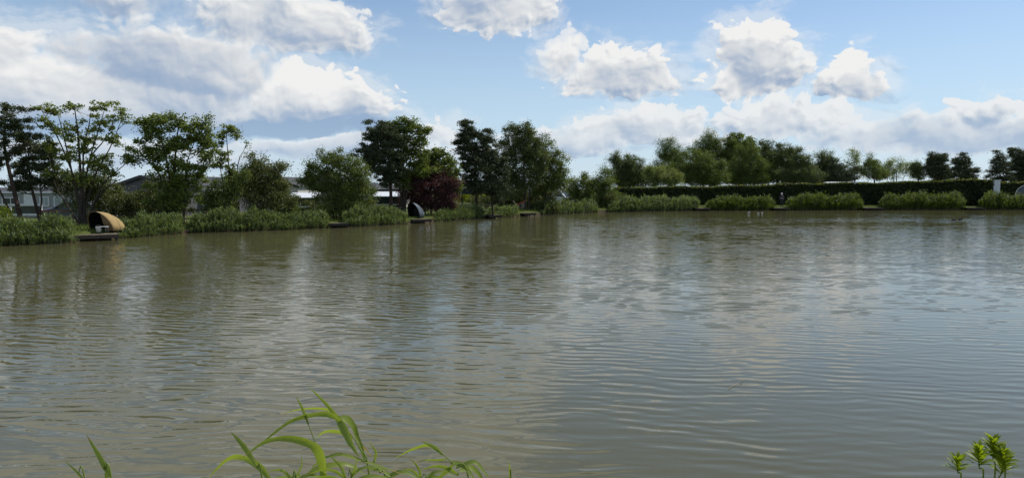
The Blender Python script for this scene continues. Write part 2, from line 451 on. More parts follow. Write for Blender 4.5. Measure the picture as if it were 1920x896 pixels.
def sdf(x, y):
    """signed distance to the pond outline: negative in the water"""
    x, y = np.asarray(x, float), np.asarray(y, float); d = np.full(x.shape, 1e9); ins = np.zeros(x.shape, bool)
    for i in range(len(PP)):
        a, b = PP[i], PP[(i + 1) % len(PP)]; e = b - a
        t = np.clip(((x - a[0]) * e[0] + (y - a[1]) * e[1]) / (e @ e), 0, 1)
        d = np.minimum(d, np.hypot(x - a[0] - t * e[0], y - a[1] - t * e[1]))
        c = (a[1] > y) != (b[1] > y)
        ins ^= c & (x < (b[0] - a[0]) * (y - a[1]) / (b[1] - a[1] + 1e-12) + a[0])
    return np.where(ins, -d, d)


def ground_h(x, y):
    s = sdf(x, y); t = np.clip((s + .9) / 1.5, 0, 1); t = t * t * (3 - 2 * t)
    return -.75 + t * 1.17 + .05 * np.sin(x * .7 + y * .3) * np.clip(s, 0, 1) + np.clip(s - 40, 0, 1e9) * .0


def build_ground():
    def axis(lo, hi, st, far): 
        a = np.arange(lo, hi + st, st); e = np.geomspace(st, far, 16)
        return np.concatenate([(lo - e)[::-1], a, hi + e])
    X, Yy = np.meshgrid(axis(-50, 112, .8, 3000), axis(-6, 112, .8, 3000), indexing='ij')
    Z = ground_h(X, Yy); n, m = X.shape
    i, j = np.meshgrid(np.arange(n - 1), np.arange(m - 1), indexing='ij'); k = i * m + j
    mb = MB(); mb.add(np.stack([X, Yy, Z], -1), np.stack([k, k + m, k + m + 1, k + 1], -1).reshape(-1, 4), 0, True)
    mt = bpy.data.materials.new('grassy ground'); mt.use_nodes = True; t = mt.node_tree; g = NT(t); b = t.nodes['Principled BSDF']
    ge = t.nodes.new('ShaderNodeNewGeometry'); pos = ge.outputs['Position']; z = g.sep(pos)[2]
    n1 = g.noise(pos, .35, 5, .6)[0]; n2 = g.noise(pos, 6.0, 4, .6)[0]
    gc = g.mixc(g.smooth(n1, .35, .65), rgb(.060, .095, .018), rgb(.115, .125, .040))
    gc = g.mixc(g.math('MULTIPLY', g.smooth(n2, .45, .7), .5), gc, rgb(.10, .085, .05))
    g.put(b.inputs['Base Color'], g.mixc(g.smooth(z, .12, .34), rgb(.055, .042, .028), gc))
    b.inputs['Roughness'].default_value = .95; b.inputs['Specular IOR Level'].default_value = .1
    bp = t.nodes.new('ShaderNodeBump'); bp.inputs['Strength'].default_value = .5; bp.inputs['Distance'].default_value = .05
    g.put(bp.inputs['Height'], n2); t.links.new(bp.outputs[0], b.inputs['Normal'])
    tag(mb.build('ground', mt), kind='structure')


def build_water():
    c = np.concatenate([PP, [PP.mean(0)]]); mb = MB()
    lo, hi = PP.min(0) - 1.5, PP.max(0) + 1.5
    mb.add([(lo[0], lo[1], 0), (hi[0], lo[1], 0), (hi[0], hi[1], 0), (lo[0], hi[1], 0)], [(0, 1, 2, 3)])
    grp = bpy.data.node_groups.new('ripple height', 'ShaderNodeTree')
    grp.interface.new_socket('Vector', in_out='INPUT', socket_type='NodeSocketVector')
    grp.interface.new_socket('Height', in_out='OUTPUT', socket_type='NodeSocketFloat')
    g = NT(grp); gi = grp.nodes.new('NodeGroupInput'); go = grp.nodes.new('NodeGroupOutput')
    p = gi.outputs[0]
    def rot(v, deg, sx, sy):
        x, y, _ = g.sep(v); a = rad(deg); ca, sa = math.cos(a), math.sin(a)
        xx = g.math('ADD', g.math('MULTIPLY', x, ca), g.math('MULTIPLY', y, sa))
        yy = g.math('ADD', g.math('MULTIPLY', x, -sa), g.math('MULTIPLY', y, ca))
        return g.comb(g.math('MULTIPLY', xx, sx), g.math('MULTIPLY', yy, sy), 0.0)
    wob = g.vec('SCALE', g.vec('SUBTRACT', g.noise(p, .9, 2, .5, '2D')[1], (.5, .5, .5)), scale=.55)
    pw = g.vec('ADD', p, wob)
    h = g.math('MULTIPLY', g.noise(rot(pw, -9, 1.7, 5.6), 1.0, 1.4, .42, '2D')[0], .0072)
    h = g.math('ADD', h, g.math('MULTIPLY', g.noise(rot(pw, -13, .5, 1.5), 1.0, 1.0, .4, '2D')[0], .0085))
    h = g.math('ADD', h, g.math('MULTIPLY', g.noise(rot(p, 8, 5.0, 13.0), 1.0, 1.5, .5, '2D')[0], .0007))
    # trains of nearly parallel wavelets, bent, crossing and fading in and out
    for deg, kk, amp, wob_, o in ((-9, 23.0, .0031, 17.0, 0.0), (2, 33.0, .0017, 20.0, 40.0), (-16, 17.0, .0021, 13.0, 80.0)):
        po = g.vec('ADD', p, (o, o, 0.0))
        x, y, _ = g.sep(rot(po, deg, 1.0, 1.0))
        ph = g.math('ADD', g.math('MULTIPLY', y, kk), g.math('MULTIPLY', g.noise(rot(po, deg, .55, .75), 1.0, 2, .5, '2D')[0], wob_))
        am = g.smooth(g.noise(rot(po, deg, .85, .80), 1.0, 1, .5, '2D')[0], .25, .70)
        h = g.math('ADD', h, g.math('MULTIPLY', g.math('SINE', ph), g.math('MULTIPLY', am, amp)))
    grp.links.new(h, go.inputs[0])

    mt = bpy.data.materials.new('pond water'); mt.use_nodes = True; t = mt.node_tree; g = NT(t); b = t.nodes['Principled BSDF']
    ge = t.nodes.new('ShaderNodeNewGeometry'); pos = ge.outputs['Position']
    def H(v):
        n = t.nodes.new('ShaderNodeGroup'); n.node_tree = grp; g.put(n.inputs[0], v); return n.outputs[0]
    e = .012
    h0, hx, hy = H(pos), H(g.vec('ADD', pos, (e, 0, 0))), H(g.vec('ADD', pos, (0, e, 0)))
    gust = g.lin(g.noise(g.vec('MULTIPLY', pos, (.06, .13, 0)), 1.0, 3, .55, '2D')[0], .32, .68, .50, 1.15)
    sx = g.math('MULTIPLY', g.math('MULTIPLY', g.math('SUBTRACT', h0, hx), 1 / e), gust)
    sy = g.math('MULTIPLY', g.math('MULTIPLY', g.math('SUBTRACT', h0, hy), 1 / e), gust)
    nn = g.vec('NORMALIZE', g.comb(sx, sy, 1.0)); t.links.new(nn, b.inputs['Normal'])
    n1 = g.noise(pos, .12, 3, .5)[0]
    g.put(b.inputs['Base Color'], g.mixc(g.smooth(n1, .3, .7), rgb(.100, .092, .041), rgb(.090, .085, .040)))
    b.inputs['Roughness'].default_value = .035; b.inputs['IOR'].default_value = 1.333; b.inputs['Specular IOR Level'].default_value = .5
    tag(mb.build('water', mt), kind='structure')


build_ground()
build_water()


# ------------------------------------------------------------------ trees and bushes
STY = {  # leaf size (m at 42 m), aspect, clump spread, leaves per clump, up bias, flatten
    'broad': (.12, .78, .30, 90, .7, .62), 'open': (.115, .78, .22, 56, .7, .62), 'dense': (.09, .68, .32, 125, .5, .85),
    'pine': (.15, .30, .27, 150, .2, .50), 'fine': (.11, .45, .34, 90, .3, .95), 'conifer': (.17, .28, .30, 90, .1, .42)}
DENS = {'broad': 1.45, 'open': 1.35, 'dense': 1.5, 'pine': 1.75, 'fine': 1.7, 'conifer': 1.6}


def tree(kind, label, Y, trunks, blobs, n, style, leaf, bark='bark', group=None, r0=.13, cat='tree', shell=2.2, gz=.42, thick=.9, fill=0, twig=.014, lsc=1.0, name2=('trunk', 'crown')):
    """trunks: list of pixel polylines from the ground up; blobs: (px, py, rx, ry) lobes of the crown; all stand at distance Y"""
    ls, asp, spread, per, up, flat = STY[style]
    zs = (Y / 42.0) ** .55; ls *= zs * lsc; spread *= zs ** 1.0; n = int(n * DENS[style]); fill = int(fill * 1.7)
    k = Y / F
    b0 = P(trunks[0][0][0], trunks[0][0][1], Y); b0[2] = gz
    root = empty(kind, b0, label, cat, group)
    tr, cr = MB(), MB()
    lines = []
    for tpl in trunks:
        pts = [P(a, b, Y + R.normal() * .15) for a, b in tpl]; pts[0] = np.array((pts[0][0], Y, gz - .15))
        if len(lines): pts[0][1] = Y
        sp = spline(pts, 10); lines.append(sp)
        tr.tube(sp, r0 * (1 if len(lines) == 1 else .55) * (1 - np.linspace(0, 1, 10) ** .8 * .78), 7)
    if style != 'open':                 # sprays standing out of the crown
        tuft = []
        for bx, by, rx, ry in blobs:
            for _ in range(2):
                a = R.uniform(-.35, math.pi + .35); q = R.uniform(.95, 1.22); f = R.uniform(.22, .38)
                tuft.append((bx + math.cos(a) * rx * q, by - math.sin(a) * ry * q, rx * f, ry * f * R.uniform(.8, 1.3)))
        blobs = list(blobs) + tuft
    area = np.array([a[2] * a[3] for a in blobs], float); cnt = np.maximum(2, (n * area / area.sum())).astype(int)
    cl = []
    for (bx, by, rx, ry), c in zip(blobs, cnt):
        d = unit(R.normal(size=(c, 3))); rr = R.uniform(0, 1, c) ** (1 / shell)
        cen = P(bx, by, Y + R.normal() * .1 * rx * k)
        cl.append(cen + d * rr[:, None] * np.array((rx * k, (rx + ry) * .5 * k * thick, ry * k)))
    cl = np.concatenate(cl); cl = cl[cl[:, 2] > gz + .15]
    # limbs: group the clumps, run a limb from the nearest trunk to each group, twigs from there
    m = max(3, len(cl) // 9); cen = cl[R.choice(len(cl), m, replace=False)]
    for _ in range(4):
        lab = np.argmin(((cl[:, None] - cen[None]) ** 2).sum(-1), 1)
        cen = np.array([cl[lab == i].mean(0) if (lab == i).any() else cen[i] for i in range(m)])
    allp = np.concatenate(lines)
    for i in range(m):
        mem = cl[lab == i]
        if not len(mem): continue
        dd = allp - cen[i]; hd = np.hypot(dd[:, 0], dd[:, 1])
        cost = np.linalg.norm(dd, axis=1) + np.where(dd[:, 2] > -hd * .45, 2.2 * (dd[:, 2] + hd * .45), 0)
        j = int(np.argmin(cost)); a = allp[j]; L = np.linalg.norm(cen[i] - a)
        mid = (a + cen[i]) / 2 + np.array((0, 0, -.08 * L)) + R.normal(size=3) * .05 * L
        limb = spline([a, mid, cen[i]], 7); rl = min(r0 * .5, .016 + .012 * L) * (1 if style != 'pine' else .8)
        tr.tube(limb, np.linspace(rl, twig * zs, 7), 5, caps=False)
        for c in mem:
            q = limb[R.integers(3, 7)]
            mm = (q + c) / 2 + R.normal(size=3) * .06 * np.linalg.norm(c - q)
            tr.tube(spline([q, mm, c], 4), np.linspace(twig * zs, twig * .4 * zs, 4), 4, caps=False)
    # leaves
    num = R.poisson(per * R.uniform(.45, 1.5, len(cl)))
    sc = spread * R.uniform(.6, 1.35, len(cl))
    C = np.repeat(cl, num, 0); S = np.repeat(sc, num)[:, None]
    off = R.normal(size=C.shape) * .55 * S * np.array((1, 1, flat))
    C = C + off
    C = C[C[:, 2] > gz + .05]
    leaves(cr, C, ls, asp, up)
    if fill:       # a scatter of inner leaves so that dense crowns are not hollow
        for (bx, by, rx, ry), a in zip(blobs, area / area.sum()):
            c = int(fill * a); d = unit(R.normal(size=(c, 3))) * (R.uniform(0, 1, c) ** .45)[:, None] * .92
            q = P(bx, by, Y) + d * np.array((rx * k, (rx + ry) * .5 * k * thick, ry * k)); q = q[q[:, 2] > gz + .05]
            leaves(cr, q, ls * 1.15, asp, up)
    tr.build(name2[0], M[bark], root, b0); cr.build(name2[1], M[leaf], root, b0)
    return root


def bush(kind, label, Y, blobs, n, leaf, style='dense', group=None, cat='bush', fill=0, lsc=1.0, shell=3.0, stems=4):
    bx = [b[0] for b in blobs]; cx = sum(bx) / len(bx); top = min(b[1] for b in blobs)
    base = HZ + (CAMZ - .42) * F / Y
    w = max(b[2] for b in blobs)
    trunks = [[(cx + s * w * .25, base), (cx + s * w * .5, (base + top) / 2), (cx + s * w * .6, top)] for s in np.linspace(-1, 1, stems)]
    return tree(kind, label, Y, trunks, blobs, n, style, leaf, r0=.05, cat=cat, group=group, shell=shell, fill=fill, lsc=lsc, name2=('stem', 'foliage'))


# --- left bank, nearest group
tree('pine_tree', 'dark leaning pine at the left edge, tallest of the pines above the deck', 41, [[(42, 412), (22, 340), (8, 275), (12, 215)], [(30, 412), (8, 375), (-12, 330), (-20, 280)]],
     [(18, 222, 40, 28), (0, 262, 48, 26), (45, 250, 26, 18), (-30, 300, 34, 30), (8, 290, 26, 12)], 78, 'pine', 'pine', 'pinebark', r0=.16)
tree('pine_tree', 'shorter forked pine beside the dark leaning pine, with low hanging pads', 42, [[(72, 413), (62, 365), (55, 320), (52, 275)], [(74, 413), (78, 375), (74, 335), (88, 290)]],
     [(60, 280, 34, 20), (88, 300, 26, 26), (42, 318, 30, 18), (96, 340, 24, 20), (66, 345, 26, 14), (30, 350, 22, 14)], 92, 'pine', 'pine', 'pinebark', r0=.12)
tree('sycamore_tree', 'wide open fan-branched sycamore above the tan fishing shelter', 41.5,
     [[(150, 418), (152, 370), (150, 310), (146, 250), (140, 205)], [(152, 400), (158, 350), (172, 285), (186, 240), (196, 205)], [(150, 392), (140, 340), (118, 280), (96, 235), (78, 208)], [(153, 380), (178, 330), (205, 280), (228, 225)],
      [(150, 412), (128, 388), (105, 350), (96, 310)], [(151, 360), (165, 310), (190, 270), (215, 240)], [(150, 370), (132, 310), (118, 250), (108, 212)], [(156, 385), (190, 350), (215, 325), (244, 300)], [(151, 340), (156, 290), (166, 240), (170, 212)], [(153, 390), (185, 370), (210, 345), (228, 335)]],
     [(78, 202, 24, 11), (108, 212, 20, 13), (138, 200, 24, 13), (168, 214, 20, 12), (197, 198, 26, 14), (230, 222, 17, 22), (205, 228, 24, 15), (172, 238, 28, 16), (122, 245, 30, 18), (92, 232, 24, 14),
      (160, 268, 38, 24), (212, 262, 30, 16), (128, 292, 34, 22), (182, 300, 40, 20), (212, 322, 24, 15), (92, 268, 22, 18), (150, 335, 40, 18), (105, 322, 22, 16)], 175, 'open', 'opensyc', r0=.13, shell=1.8)
bush('hawthorn_bush', 'dark hawthorn bush behind the tan fishing shelter', 43.5, [(165, 370, 40, 48), (200, 375, 40, 42), (125, 340, 30, 24), (180, 335, 38, 26)], 120, 'hawthorn', fill=1600)
bush('laurel_bush', 'low dark bush in front of the grey gabled lodge', 44, [(245, 388, 40, 30), (285, 384, 40, 30), (325, 392, 28, 26)], 110, 'hawthorn', fill=1500)
bush('yellow_bush', 'small yellow-green bush at the far left bank', 39, [(2, 412, 14, 12), (-14, 406, 20, 18)], 26, 'yellow')
tree('sycamore_tree', 'full leafy sycamore with tiered clumps beside the grey gabled lodge', 42.5,
     [[(322, 412), (326, 360), (328, 300), (334, 240)], [(340, 410), (348, 350), (352, 300), (372, 250)], [(324, 380), (300, 330), (276, 300), (262, 285)], [(326, 340), (310, 290), (296, 250), (290, 232)]],
     [(318, 232, 40, 20), (290, 240, 30, 16), (362, 236, 32, 18), (385, 258, 22, 16), (270, 290, 28, 14), (300, 280, 36, 20), (345, 276, 42, 22), (392, 290, 20, 18), (330, 315, 46, 24),
      (365, 335, 30, 22), (308, 345, 38, 24), (345, 368, 36, 26), (312, 380, 30, 22), (280, 262, 22, 10), (255, 300, 16, 8)], 210, 'broad', 'sycamore', r0=.15, fill=700)
tree('young_sycamore', 'thin sparse young sycamore with bare side twigs', 44,
     [[(430, 405), (430, 350), (428, 300), (424, 248)], [(429, 350), (446, 310), (456, 285), (462, 270)], [(430, 370), (450, 330), (468, 305), (478, 292)], [(429, 345), (412, 310), (400, 290)]],
     [(428, 246, 18, 12), (412, 256, 12, 8), (444, 252, 10, 8), (460, 272, 8, 5), (420, 290, 14, 12), (410, 310, 14, 10), (434, 318, 14, 12), (415, 272, 10, 8)], 42, 'open', 'opensyc', r0=.075)
bush('elder_bush', 'mixed green bush under the thin young sycamore', 44, [(422, 365, 30, 40), (400, 382, 26, 26), (440, 345, 20, 24)], 100, 'bush', fill=900, lsc=.9)
tree('hawthorn_tree', 'rounded dark hawthorn tree with reddish top left of the cream gable', 45.5, [[(495, 405), (494, 360), (492, 320)], [(485, 405), (478, 360), (470, 330)], [(503, 405), (512, 360), (518, 330)]],
     [(492, 322, 36, 28), (470, 345, 32, 34), (515, 345, 28, 32), (495, 372, 46, 34), (530, 378, 16, 24)], 190, 'dense', 'hawthorn', r0=.09, fill=2600)
bush('willow_bush', 'light green willow bush at the foot of the rounded hawthorn', 46, [(536, 388, 13, 22), (546, 396, 10, 12)], 34, 'willow', 'fine')
# --- middle group
tree('hawthorn_tree', 'broad bushy tree with wispy upper left branches beside the purple plum', 49.5, [[(640, 408), (640, 360), (636, 310), (628, 285)], [(628, 408), (612, 360), (592, 330), (580, 318)], [(650, 408), (665, 360), (672, 320)], [(632, 350), (612, 310), (600, 298)]],
     [(632, 300, 34, 20), (596, 312, 22, 14), (602, 338, 32, 20), (660, 322, 40, 26), (640, 350, 54, 30), (672, 362, 34, 34), (630, 385, 46, 24), (586, 345, 18, 12), (578, 322, 10, 8)], 230, 'dense', 'bush', r0=.12, fill=2600)
tree('pine_tree', 'dark round-headed pine between the broad bushy tree and the purple plum', 55, [[(734, 392), (732, 340), (728, 290), (722, 245)]],
     [(718, 242, 26, 16), (700, 262, 28, 18), (735, 262, 26, 18), (690, 285, 24, 18), (722, 292, 34, 22), (740, 318, 22, 18), (712, 322, 28, 16), (700, 305, 22, 16), (728, 342, 22, 12)], 165, 'pine', 'pine', 'pinebark', r0=.17)
tree('sycamore_tree', 'sycamore with airy crown behind the purple plum', 56, [[(758, 395), (758, 340), (756, 290), (760, 245)], [(757, 330), (772, 285), (788, 252)], [(757, 330), (742, 300), (735, 260)]],
     [(760, 240, 24, 14), (786, 246, 18, 10), (748, 260, 24, 16), (778, 272, 26, 16), (752, 292, 28, 18), (785, 296, 18, 12), (740, 245, 16, 12), (764, 320, 30, 16), (750, 340, 24, 16), (790, 318, 20, 14)], 160, 'broad', 'sycamore', r0=.15)
tree('willow_tree', 'pale willow peeping out above the purple plum', 58, [[(818, 396), (816, 340), (812, 295)], [(817, 350), (830, 310), (838, 300)]],
     [(814, 292, 22, 14), (836, 304, 16, 12), (800, 305, 18, 12), (846, 330, 16, 18), (822, 320, 30, 18), (852, 352, 12, 20), (800, 332, 24, 16)], 130, 'broad', 'willow', r0=.10, fill=400)
tree('plum_tree', 'round dark purple-leaved plum tree by the water', 57.5, [[(808, 404), (808, 370), (806, 335)], [(800, 404), (790, 365), (780, 335)], [(815, 404), (828, 368), (836, 340)]],
     [(812, 322, 26, 16), (786, 334, 26, 20), (768, 352, 16, 18), (834, 340, 20, 22), (804, 352, 44, 24), (846, 362, 12, 18), (842, 382, 14, 14), (774, 374, 20, 16), (800, 380, 26, 16), (826, 386, 20, 12), (792, 316, 10, 8), (850, 345, 8, 10)], 210, 'dense', 'plum', r0=.09, fill=2400)
bush('shadow_bush', 'dark bush filling the gap under the broad bushy tree', 52, [(600, 392, 26, 16), (668, 388, 30, 20)], 60, 'hawthorn', fill=900)
# --- group right of the plum
tree('pine_tree', 'tall layered pine, leftmost of the tall clump left of the motorhome', 61, [[(893, 396), (893, 350), (890, 300), (882, 240)], [(924, 396), (920, 340), (915, 300), (910, 262)]],
     [(876, 238, 14, 12), (890, 254, 24, 12), (868, 262, 18, 8), (912, 258, 20, 14), (884, 278, 28, 14), (866, 284, 16, 8), (918, 284, 24, 18), (876, 304, 26, 12), (905, 310, 32, 20), (882, 325, 20, 10), (925, 330, 22, 22), (908, 352, 28, 22), (926, 305, 20, 18), (930, 360, 20, 24), (880, 345, 16, 12)], 235, 'pine', 'pine', 'pinebark', r0=.16)
tree('alder_tree', 'tallest dark alder in the middle of the clump left of the motorhome', 69.5, [[(984, 398), (984, 350), (982, 300), (984, 245)], [(990, 398), (994, 340), (1000, 280)], [(962, 398), (958, 350), (956, 300), (962, 262)]],
     [(984, 248, 26, 18), (1000, 262, 22, 20), (962, 262, 22, 18), (975, 285, 36, 22), (950, 292, 22, 24), (1004, 296, 24, 20), (975, 318, 38, 20), (945, 325, 22, 22), (992, 340, 26, 18), (958, 355, 30, 20)], 250, 'dense', 'alder', r0=.16, fill=1100)
tree('sycamore_tree', 'rounded green tree on the right side of the clump beside the motorhome', 71.5, [[(1022, 396), (1024, 350), (1024, 300), (1022, 275)], [(1026, 396), (1036, 350), (1042, 315)]],
     [(1020, 280, 28, 18), (1040, 300, 20, 20), (1010, 305, 28, 22), (1045, 330, 22, 20), (1022, 335, 34, 22), (1052, 348, 14, 14), (1008, 352, 24, 14)], 190, 'dense', 'bush', r0=.12, fill=900)
bush('shadow_bush', 'dark bush in the shade of the alder, behind the red-roofed duck house', 74, [(936, 372, 36, 24), (968, 366, 30, 28), (1012, 380, 30, 20), (985, 378, 32, 24), (1030, 368, 16, 18)], 170, 'hawthorn', fill=1600)
bush('waterside_bush', 'dark green bush at the waterline below the rounded green tree', 70.5, [(1010, 392, 24, 12), (985, 398, 14, 8), (1030, 388, 14, 12)], 60, 'alder', fill=500)
bush('yellow_bush', 'bright yellow-green bush seen under the dark open pavilion', 86, [(870, 371, 18, 9), (893, 370, 18, 10), (918, 372, 12, 8)], 60, 'yellow')
bush('hawthorn_bush', 'rounded waterside bush with bright top right of the motorhome', 81, [(1095, 352, 26, 20), (1130, 345, 26, 20), (1105, 372, 34, 20), (1140, 366, 20, 24), (1075, 362, 16, 20)], 170, 'willow', fill=2200)
bush('shadow_bush', 'dark bush between the bright-topped bush and the long hedge', 80, [(1140, 380, 18, 10), (1118, 386, 18, 8)], 40, 'hawthorn', fill=500)

# --- trees behind the long hedge: px, top, half width, kind, leaf, style
BEH = [
    ('alder_tree', 'dark rounded tree standing apart above the left end of the hedge', 104, 'alder', 'dense', [(1178, 308, 26, 20), (1165, 328, 22, 20), (1195, 328, 20, 20), (1180, 345, 30, 14)], 1180),
    ('apple_tree', 'low grey-green tree in front of the twin-topped poplar', 100, 'silver', 'dense', [(1240, 330, 24, 20), (1222, 338, 14, 14), (1262, 338, 18, 16)], 1240),
    ('poplar_tree', 'twin-topped olive poplar with narrow tops', 112, 'willow', 'fine', [(1246, 280, 14, 18), (1266, 290, 16, 20), (1252, 312, 26, 24), (1278, 315, 14, 20)], 1256),
    ('birch_tree', 'tallest feathery birch behind the hedge', 116, 'willow', 'fine', [(1334, 262, 12, 16), (1322, 278, 22, 16), (1350, 284, 20, 18), (1332, 302, 30, 20), (1306, 290, 14, 14)], 1332),
    ('maple_tree', 'dark rounded maple in front of the tallest birch', 104, 'bush', 'dense', [(1312, 305, 26, 22), (1298, 325, 24, 22), (1332, 325, 26, 22), (1345, 335, 22, 14)], 1315),
    ('lime_tree', 'bright-topped lime tree right of the tallest birch', 114, 'sycamore', 'broad', [(1378, 268, 20, 14), (1400, 276, 16, 14), (1380, 292, 26, 20), (1375, 320, 26, 24)], 1380),
    ('willow_tree', 'broad olive willow in the middle of the row behind the hedge', 108, 'willow', 'fine', [(1405, 292, 20, 20), (1392, 315, 24, 24), (1420, 318, 22, 24), (1405, 335, 28, 14)], 1405),
    ('ash_tree', 'spreading ash with tufted twin tops right of the broad willow', 110, 'alder', 'dense', [(1438, 276, 12, 12), (1440, 296, 24, 20), (1470, 286, 18, 16), (1462, 308, 28, 22), (1448, 328, 32, 18), (1484, 318, 14, 22)], 1455),
    ('alder_tree', 'dark pointed tree right of the tufted ash', 106, 'alder', 'dense', [(1500, 302, 12, 16), (1500, 325, 16, 22), (1515, 318, 12, 18)], 1502),
    ('poplar_tree', 'dark green pointed poplar right of the dark pointed tree', 108, 'alder', 'fine', [(1544, 296, 12, 14), (1546, 315, 18, 20), (1532, 330, 18, 16), (1560, 325, 14, 18)], 1545),
    ('spruce_tree', 'narrow dark spruce left of the gap in the tree row', 106, 'pine', 'conifer', [(1566, 310, 7, 12), (1570, 325, 12, 14), (1574, 338, 16, 10)], 1570),
    ('birch_tree', 'slender light green birch alone with sky below its crown', 108, 'silver', 'fine', [(1601, 294, 11, 12), (1602, 310, 15, 14), (1604, 328, 18, 10)], 1603),
    ('maple_tree', 'small dark green maple right of the slender birch', 104, 'bush', 'dense', [(1634, 306, 12, 12), (1638, 322, 18, 16), (1652, 328, 12, 14)], 1640),
    ('willow_tree', 'pale see-through willow behind the right half of the hedge', 110, 'silver', 'fine', [(1680, 310, 18, 10), (1672, 324, 22, 14), (1700, 320, 14, 16), (1655, 322, 10, 12)], 1682),
    ('alder_tree', 'small grey-green tree left of the dark domed pine', 104, 'alder', 'dense', [(1720, 312, 10, 10), (1724, 326, 14, 14)], 1722),
    ('pine_tree', 'dark domed pine behind the right end of the hedge', 103, 'pine', 'pine', [(1760, 298, 14, 14), (1756, 314, 24, 16), (1766, 330, 28, 14)], 1760),
    ('pine_tree', 'dark pine with layered right side, next to the domed pine', 104, 'pine', 'pine', [(1803, 302, 12, 14), (1802, 318, 20, 14), (1812, 330, 22, 12)], 1804),
    ('cedar_tree', 'dark tiered cedar behind the pale hooped trailer', 106, 'pine', 'conifer', [(1874, 294, 9, 10), (1876, 306, 16, 8), (1872, 318, 22, 8), (1878, 332, 26, 10)], 1876),
    ('pine_tree', 'tall dark pine at the right edge behind the tiered cedar', 108, 'pine', 'pine', [(1908, 292, 16, 16), (1920, 310, 26, 20), (1915, 330, 24, 16)], 1912)]
for kind, lab, Y, lf, sty, bl, tx in BEH:
    if tx < 1590 and kind != 'apple_tree': bl = [(b[0], b[1], b[2] * 1.18, b[3] * 1.08) for b in bl] + [(tx + R.uniform(-8, 8), 332 + R.uniform(-5, 4), R.uniform(32, 44), 18)]
    area = sum(b[2] * b[3] for b in bl)
    base = HZ + (CAMZ - .42) * F / Y
    tp = min(b[1] for b in bl)
    tr = [[(tx, base), (tx + R.normal(), (base + tp) / 2), (bl[0][0], tp)]]
    if sty in ('dense', 'broad', 'fine'): tr += [[(tx, base), (b[0] * .4 + tx * .6, (base + b[1]) / 2), (b[0], b[1])] for b in bl[1:4]]
    sparse = kind in ('birch_tree',) and tx > 1500 or tx == 1682
    tree(kind, lab, Y, tr, bl, int(area / (9 if not sparse else 18)) + 14, sty, lf, 'birchbark' if kind == 'birch_tree' else 'bark', group='trees behind the long hedge', r0=.15, fill=0 if sparse else int(area * 1.0), lsc=.85)


# ------------------------------------------------------------------ hedges
def hedge(name, label, a, b, zt0, zt1, th, n, bumps=.10):
    a, b = np.array(a, float), np.array(b, float); d = b - a; L = np.linalg.norm(d); u = d / L; nrm = np.array((-u[1], u[0]))
    mb = MB(); ns, nz, nt = int(L / .5), 8, 4
    def top(s): return zt0 + (zt1 - zt0) * s + .06 * np.sin(s * L * .31) + .05 * np.sin(s * L * .83 + 1)
    def surf(s, w):           # w walks up the front, over the top, down the back
        zt = top(s)
        if w < 1: o, z = -th / 2, zt * w
        elif w < 2: o, z = -th / 2 + th * (w - 1), zt
        else: o, z = th / 2, zt * (3 - w)
        r = .12
        return o, z
    ws = np.concatenate([np.linspace(0, 1, nz), np.linspace(1, 2, nt)[1:], np.linspace(2, 3, nz)[1:]])
    grid = []
    for i in range(ns + 1):
        s = i / ns; row = []
        for w in ws:
            o, z = surf(s, w); j = .06 * math.sin(s * L * 1.3 + w * 5) + .05 * math.sin(s * L * 3.1 + w * 9)
            xy = a + d * s + nrm * (o * .93 + j * (1 if o > 0 else -1)); row.append((xy[0], xy[1], .38 + z * .99 + (j * .5 if 1 <= w <= 2 else 0)))
        grid.append(row)
    g_ = np.array(grid); m = len(ws)
    i, j = np.meshgrid(np.arange(ns), np.arange(m - 1), indexing='ij'); k = i * m + j
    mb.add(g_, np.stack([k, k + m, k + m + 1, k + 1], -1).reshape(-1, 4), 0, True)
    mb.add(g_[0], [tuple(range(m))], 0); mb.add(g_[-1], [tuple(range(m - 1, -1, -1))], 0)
    s = R.uniform(0, 1, n); zt = top(s)
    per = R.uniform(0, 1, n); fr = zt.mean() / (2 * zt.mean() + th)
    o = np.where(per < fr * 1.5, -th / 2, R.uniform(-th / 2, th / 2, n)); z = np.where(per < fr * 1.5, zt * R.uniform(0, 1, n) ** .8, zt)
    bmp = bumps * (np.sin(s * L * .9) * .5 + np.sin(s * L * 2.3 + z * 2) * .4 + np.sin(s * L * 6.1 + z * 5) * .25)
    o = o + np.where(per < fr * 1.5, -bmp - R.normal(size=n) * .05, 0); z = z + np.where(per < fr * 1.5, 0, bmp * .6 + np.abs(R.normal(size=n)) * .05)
    C = np.stack([a[0] + d[0] * s + nrm[0] * o, a[1] + d[1] * s + nrm[1] * o, .42 + z], 1)
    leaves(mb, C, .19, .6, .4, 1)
    k = n // 5; s = R.uniform(0, 1, k); o = R.uniform(-th / 2 - .12, th / 2, k); zt = top(s)      # leaf fringe along the clipped top, sunlight put into its brighter colour
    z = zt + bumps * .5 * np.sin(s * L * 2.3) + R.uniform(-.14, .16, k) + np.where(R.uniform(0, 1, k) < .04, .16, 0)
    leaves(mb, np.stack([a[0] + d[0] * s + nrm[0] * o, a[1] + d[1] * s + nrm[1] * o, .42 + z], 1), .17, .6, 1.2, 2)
    return tag(mb.build(name, [M['hedgecore'], M['hedge'], M['hedgelit']]), label, 'hedge')


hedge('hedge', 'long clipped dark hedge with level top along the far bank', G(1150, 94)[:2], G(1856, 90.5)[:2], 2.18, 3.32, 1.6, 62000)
hedge('hedge', 'short dark hedge behind the pale hooped trailer', G(1868, 100)[:2], G(2080, 99)[:2], 3.0, 3.2, 1.6, 12000)


